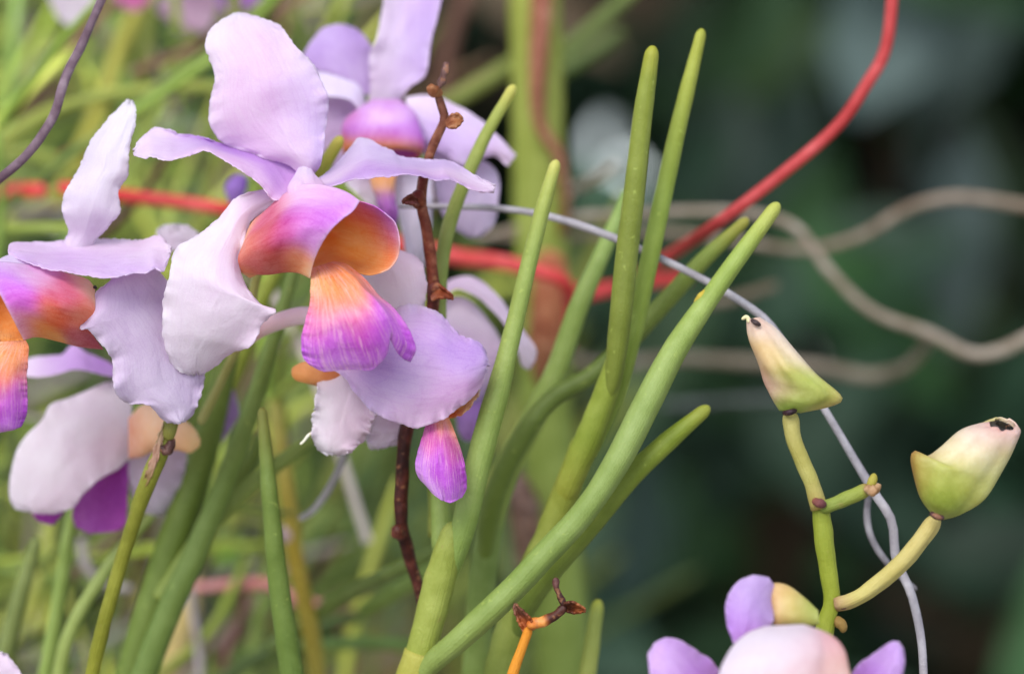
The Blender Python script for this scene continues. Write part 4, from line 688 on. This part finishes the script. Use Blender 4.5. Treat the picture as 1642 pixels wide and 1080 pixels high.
patch('petal', [(1355, 1100, -2.4), (1375, 1066, -2.4), (1400, 1048, -2.4), (1428, 1029, -2.5), (1441, 1028, -2.5)], [(1400, 1160, -2.8), (1425, 1130, -3), (1442, 1100, -3), (1450, 1062, -2.9), (1448, 1038, -2.7)], pigs([(.4, .2, (.74, .54, .86)), (.4, .9, (.82, .68, .92))], .25), M_PET, f7, bow=-.3, seed=73)
loft('spur', [(1232, 945, -1.3), (1240, 933, -1.3), (1262, 937, -1.3), (1290, 957, -1.3), (1312, 978, -1.2)], [(1236, 990, -1.5), (1245, 1004, -1.6), (1265, 1004, -1.6), (1290, 1004, -1.5), (1314, 1000, -1.3)], [16, 24, 24, 18, 12],
     pigs([(.25, 0, (.62, .44, .32)), (.1, .3, (.86, .72, .52)), (.3, .5, (.66, .64, .32)), (.2, 1, (.68, .70, .36))], .2), M_BUD, f7)

DOFF = 0.
f8 = thing('orchid_blossom', 'faint pink and violet blurred blossom cropped by the top edge above the main flower', 'flower', (320, -10, 22), 'orchid blossoms')
for k, (L_, R2, c) in enumerate([([(330, -60, 22), (280, -20, 22), (250, 10, 21), (270, 35, 21)], [(360, -40, 22), (350, 10, 21.5), (330, 50, 21), (300, 48, 21)], (.80, .68, .78)),
                               ([(350, -60, 22), (345, -10, 21), (360, 20, 20.5), (380, 20, 20.5)], [(420, -60, 22), (425, -20, 21), (405, 8, 20.5), (392, 16, 20.5)], (.74, .50, .84))]):
    patch('petal', L_, R2, pigs([(.5, .5, c)]), M_PET, f8, seed=80 + k, nu=16, nv=20)
f9 = thing('orchid_blossom', 'pale grey blurred petals peeking in at the top beside the thick tendril', 'flower', (110, -20, 18), 'orchid blossoms')
patch('petal', [(80, -50, 18), (78, -5, 18), (95, 30, 18), (112, 42, 18)], [(160, -50, 18), (150, 0, 18), (138, 30, 18), (122, 42, 18)], pigs([(.5, .5, (.88, .85, .90))]), M_PET, f9, seed=85, nu=16, nv=20)
patch('petal', [(180, -40, 20), (185, 0, 20), (205, 16, 20)], [(245, -40, 20), (240, 0, 20), (220, 18, 20)], pigs([(.5, .5, (.84, .48, .72))]), M_PET, f9, seed=86, nu=16, nv=20)
f10 = thing('orchid_blossom', 'tip of a pale lilac petal in the very bottom left corner', 'flower', (-10, 1120, 2), 'orchid blossoms')
patch('petal', [(-60, 1160, 2.4), (-50, 1090, 2.2), (-20, 1050, 2), (2, 1044, 2)], [(60, 1160, 2), (50, 1110, 1.8), (32, 1074, 1.8), (12, 1050, 1.9)], pigs([(.5, .5, WL)]), M_PET, f10, seed=87, nu=24, nv=24)
one('broken_petal', 'violet blurred petal scrap behind the left petal of the main flower', 'petal', [(385, 330, 9), (378, 305, 9), (392, 280, 9)], [12, 18, 14], flat((.66, .50, .80)), M_PET, base=True)

# ------------------------------------------------------------ budding stalk at right
bs = thing('budding_stalk', 'green flower stalk at right carrying two cream and green buds with nibbled tips', 'flower stalk', (1315, 1150, -1.2))
tube('stem', [(1300, 1150, -1.2), (1322, 1010, -1.2), (1334, 965, -1.2), (1329, 920, -1.2), (1322, 870, -1.2), (1316, 818, -1.2), (1311, 796, -1.25)], [20, 22, 19, 16, 17, 19, 15], [(0, (.60, .68, .30)), (.5, (.56, .64, .18)), (1, (.56, .64, .22))], M_STEM, bs, sides=20, lump=.05)
tube('node', [(1344, 966, -1.35), (1353, 968, -1.4), (1361, 967, -1.4)], [11, 12.5, 12], flat((.42, .27, .30)), M_STEM, bs, base=True)
tube('node', [(1303, 802, -1.5), (1314, 806, -1.62), (1324, 810, -1.5)], [7, 9, 8], [(0, (.56, .36, .26)), (1, (.38, .24, .34))], M_STEM, bs, base=True, lump=.1)
tube('node', [(1336, 990, -1.2), (1350, 1002, -1.3), (1352, 1014, -1.3)], [12, 11, 7], flat((.60, .52, .28)), M_STEM, bs, base=True)
tube('pedicel', [(1314, 815, -1.3), (1302, 775, -1.3), (1285, 735, -1.2), (1272, 700, -1.1), (1266, 655, -1)], [17, 15, 15, 15, 17], [(0, (.66, .62, .34)), (.3, (.66, .68, .36)), (1, (.66, .66, .36))], M_STEM, bs, sides=18)
tube('pedicel', [(1340, 968, -1.3), (1362, 964, -1.4), (1395, 945, -1.4), (1440, 908, -1.5), (1475, 868, -1.5), (1505, 826, -1.5)], [15, 15, 17, 17, 17, 18], [(0, (.68, .58, .42)), (.15, (.76, .76, .44)), (1, (.76, .74, .46))], M_STEM, bs, sides=18, groove=.22)
tube('side_stub', [(1314, 816, -1.3), (1328, 811, -1.4), (1350, 802, -1.4), (1378, 790, -1.4), (1398, 780, -1.4)], [14, 13, 14, 14, 15], [(0, (.50, .60, .26)), (.8, (.56, .64, .26)), (1, (.66, .48, .34))], M_STEM, bs, base=True)
tube('stub_tip', [(1385, 782, -1.6), (1400, 786, -1.6), (1412, 776, -1.5)], [8, 9, 4], flat((.62, .48, .34)), M_DRY, bs, base=True, lump=.25)
tube('stub_tip', [(1394, 782, -1.5), (1400, 768, -1.5), (1402, 758, -1.5)], [9, 9, 7], flat((.66, .66, .26)), M_STEM, bs, base=True)
budc = dim(pigs([(.25, 0, (.66, .74, .34)), (.25, .2, (.66, .76, .28)), (.3, .35, (.70, .78, .34)), (.1, .3, (.92, .72, .66)), (.45, .25, (.90, .78, .50)), (.3, .45, (.74, .77, .32)), (.1, .6, (.92, .74, .62)), (.2, .65, (.93, .82, .48)), (.4, .65, (.95, .86, .76)), (.25, .85, (.95, .84, .76)), (.5, .8, (.97, .91, .84)), (.25, 1, (.93, .76, .68)), (.75, .5, (.84, .80, .5))], .1), .66)
b1 = loft('bud', [(1250, 658, -1), (1240, 640, -1), (1226, 608, -1), (1210, 568, -1), (1200, 535, -1), (1197, 512, -1)], [(1284, 662, -1), (1335, 651, -1), (1352, 636, -1), (1310, 598, -1), (1272, 556, -1), (1242, 524, -1), (1218, 508, -1)],
          [14, 34, 42, 42, 34, 22, 12], budc, M_BUD, bs, lump=.12, seed=4, sides=56, creases=((.16, .22, .10), (.40, .30, .08), (.7, .6, .1)))
b1['label'] = 'left bud, pointing up left with a slit at its tip'
tube('slit', [(1204, 512, -1.25), (1212, 517, -1.35), (1220, 522, -1.35)], [3, 4.5, 3], flat((.20, .14, .14)), M_DRY, b1, base=True, n=14)
tube('beak', [(1202, 516, -1.1), (1197, 508, -1.1), (1189, 512, -1.1)], [4, 3.5, 2.5], flat((.84, .80, .62)), M_BUD, b1, n=14)
tube('collar', [(1256, 662, -1.2), (1266, 661, -1.4), (1278, 657, -1.35)], [4, 5, 3.5], flat((.22, .12, .16)), M_DRY, b1, base=True, n=14)
budc2 = dim(pigs([(.25, 0, (.66, .68, .34)), (.25, .2, (.62, .70, .24)), (.2, .35, (.70, .76, .30)), (.35, .5, (.82, .84, .46)), (.05, .35, (.80, .56, .34)), (.25, .4, (.74, .76, .34)), (.42, .4, (.88, .86, .50)), (.1, .6, (.96, .88, .68)), (.3, .6, (.94, .84, .70)), (.45, .65, (.93, .90, .60)), (.2, .8, (.96, .86, .80)), (.35, .85, (.95, .80, .74)), (.25, 1, (.90, .66, .62)), (.75, .5, (.86, .80, .55))], .1), .66)
b2 = loft('bud', [(1494, 822, -1.5), (1478, 800, -1.5), (1468, 770, -1.5), (1461, 735, -1.5), (1468, 723, -1.5), (1486, 732, -1.5), (1508, 718, -1.5), (1540, 690, -1.5), (1572, 675, -1.5), (1596, 666, -1.5)],
          [(1512, 832, -1.5), (1540, 824, -1.5), (1572, 804, -1.5), (1600, 765, -1.5), (1618, 735, -1.5), (1630, 708, -1.5), (1638, 685, -1.5), (1632, 674, -1.5)],
          [14, 34, 44, 46, 44, 40, 34, 26, 20], budc2, M_BUD, bs, open_end=(-8, 20), lump=.06, seed=9, n=44, sides=56, creases=((.12, .26, .08), (.42, .34, .07), (.75, .6, .1)))
b2['label'] = 'right bud, plump with a ragged dark hole at its tip'
loft('shade_pouch', [(1556, 702, -1.5), (1575, 686, -1.5), (1592, 674, -1.5), (1599, 671, -1.5)], [(1592, 740, -1.5), (1610, 722, -1.5), (1624, 700, -1.5), (1629, 684, -1.5)], [20, 20, 17, 14], lambda a, b: np.tile(lin((.14, .12, .08)), (len(a), 1)), M_DRY, b2, open_end=(-6, 14), seed=9)  # dark inner pouch, added to give the open tip its shade
tube('collar', [(1492, 822, -1.9), (1502, 828, -2.1), (1514, 830, -2)], [4, 5, 4], flat((.22, .12, .12)), M_DRY, b2, base=True, n=14)
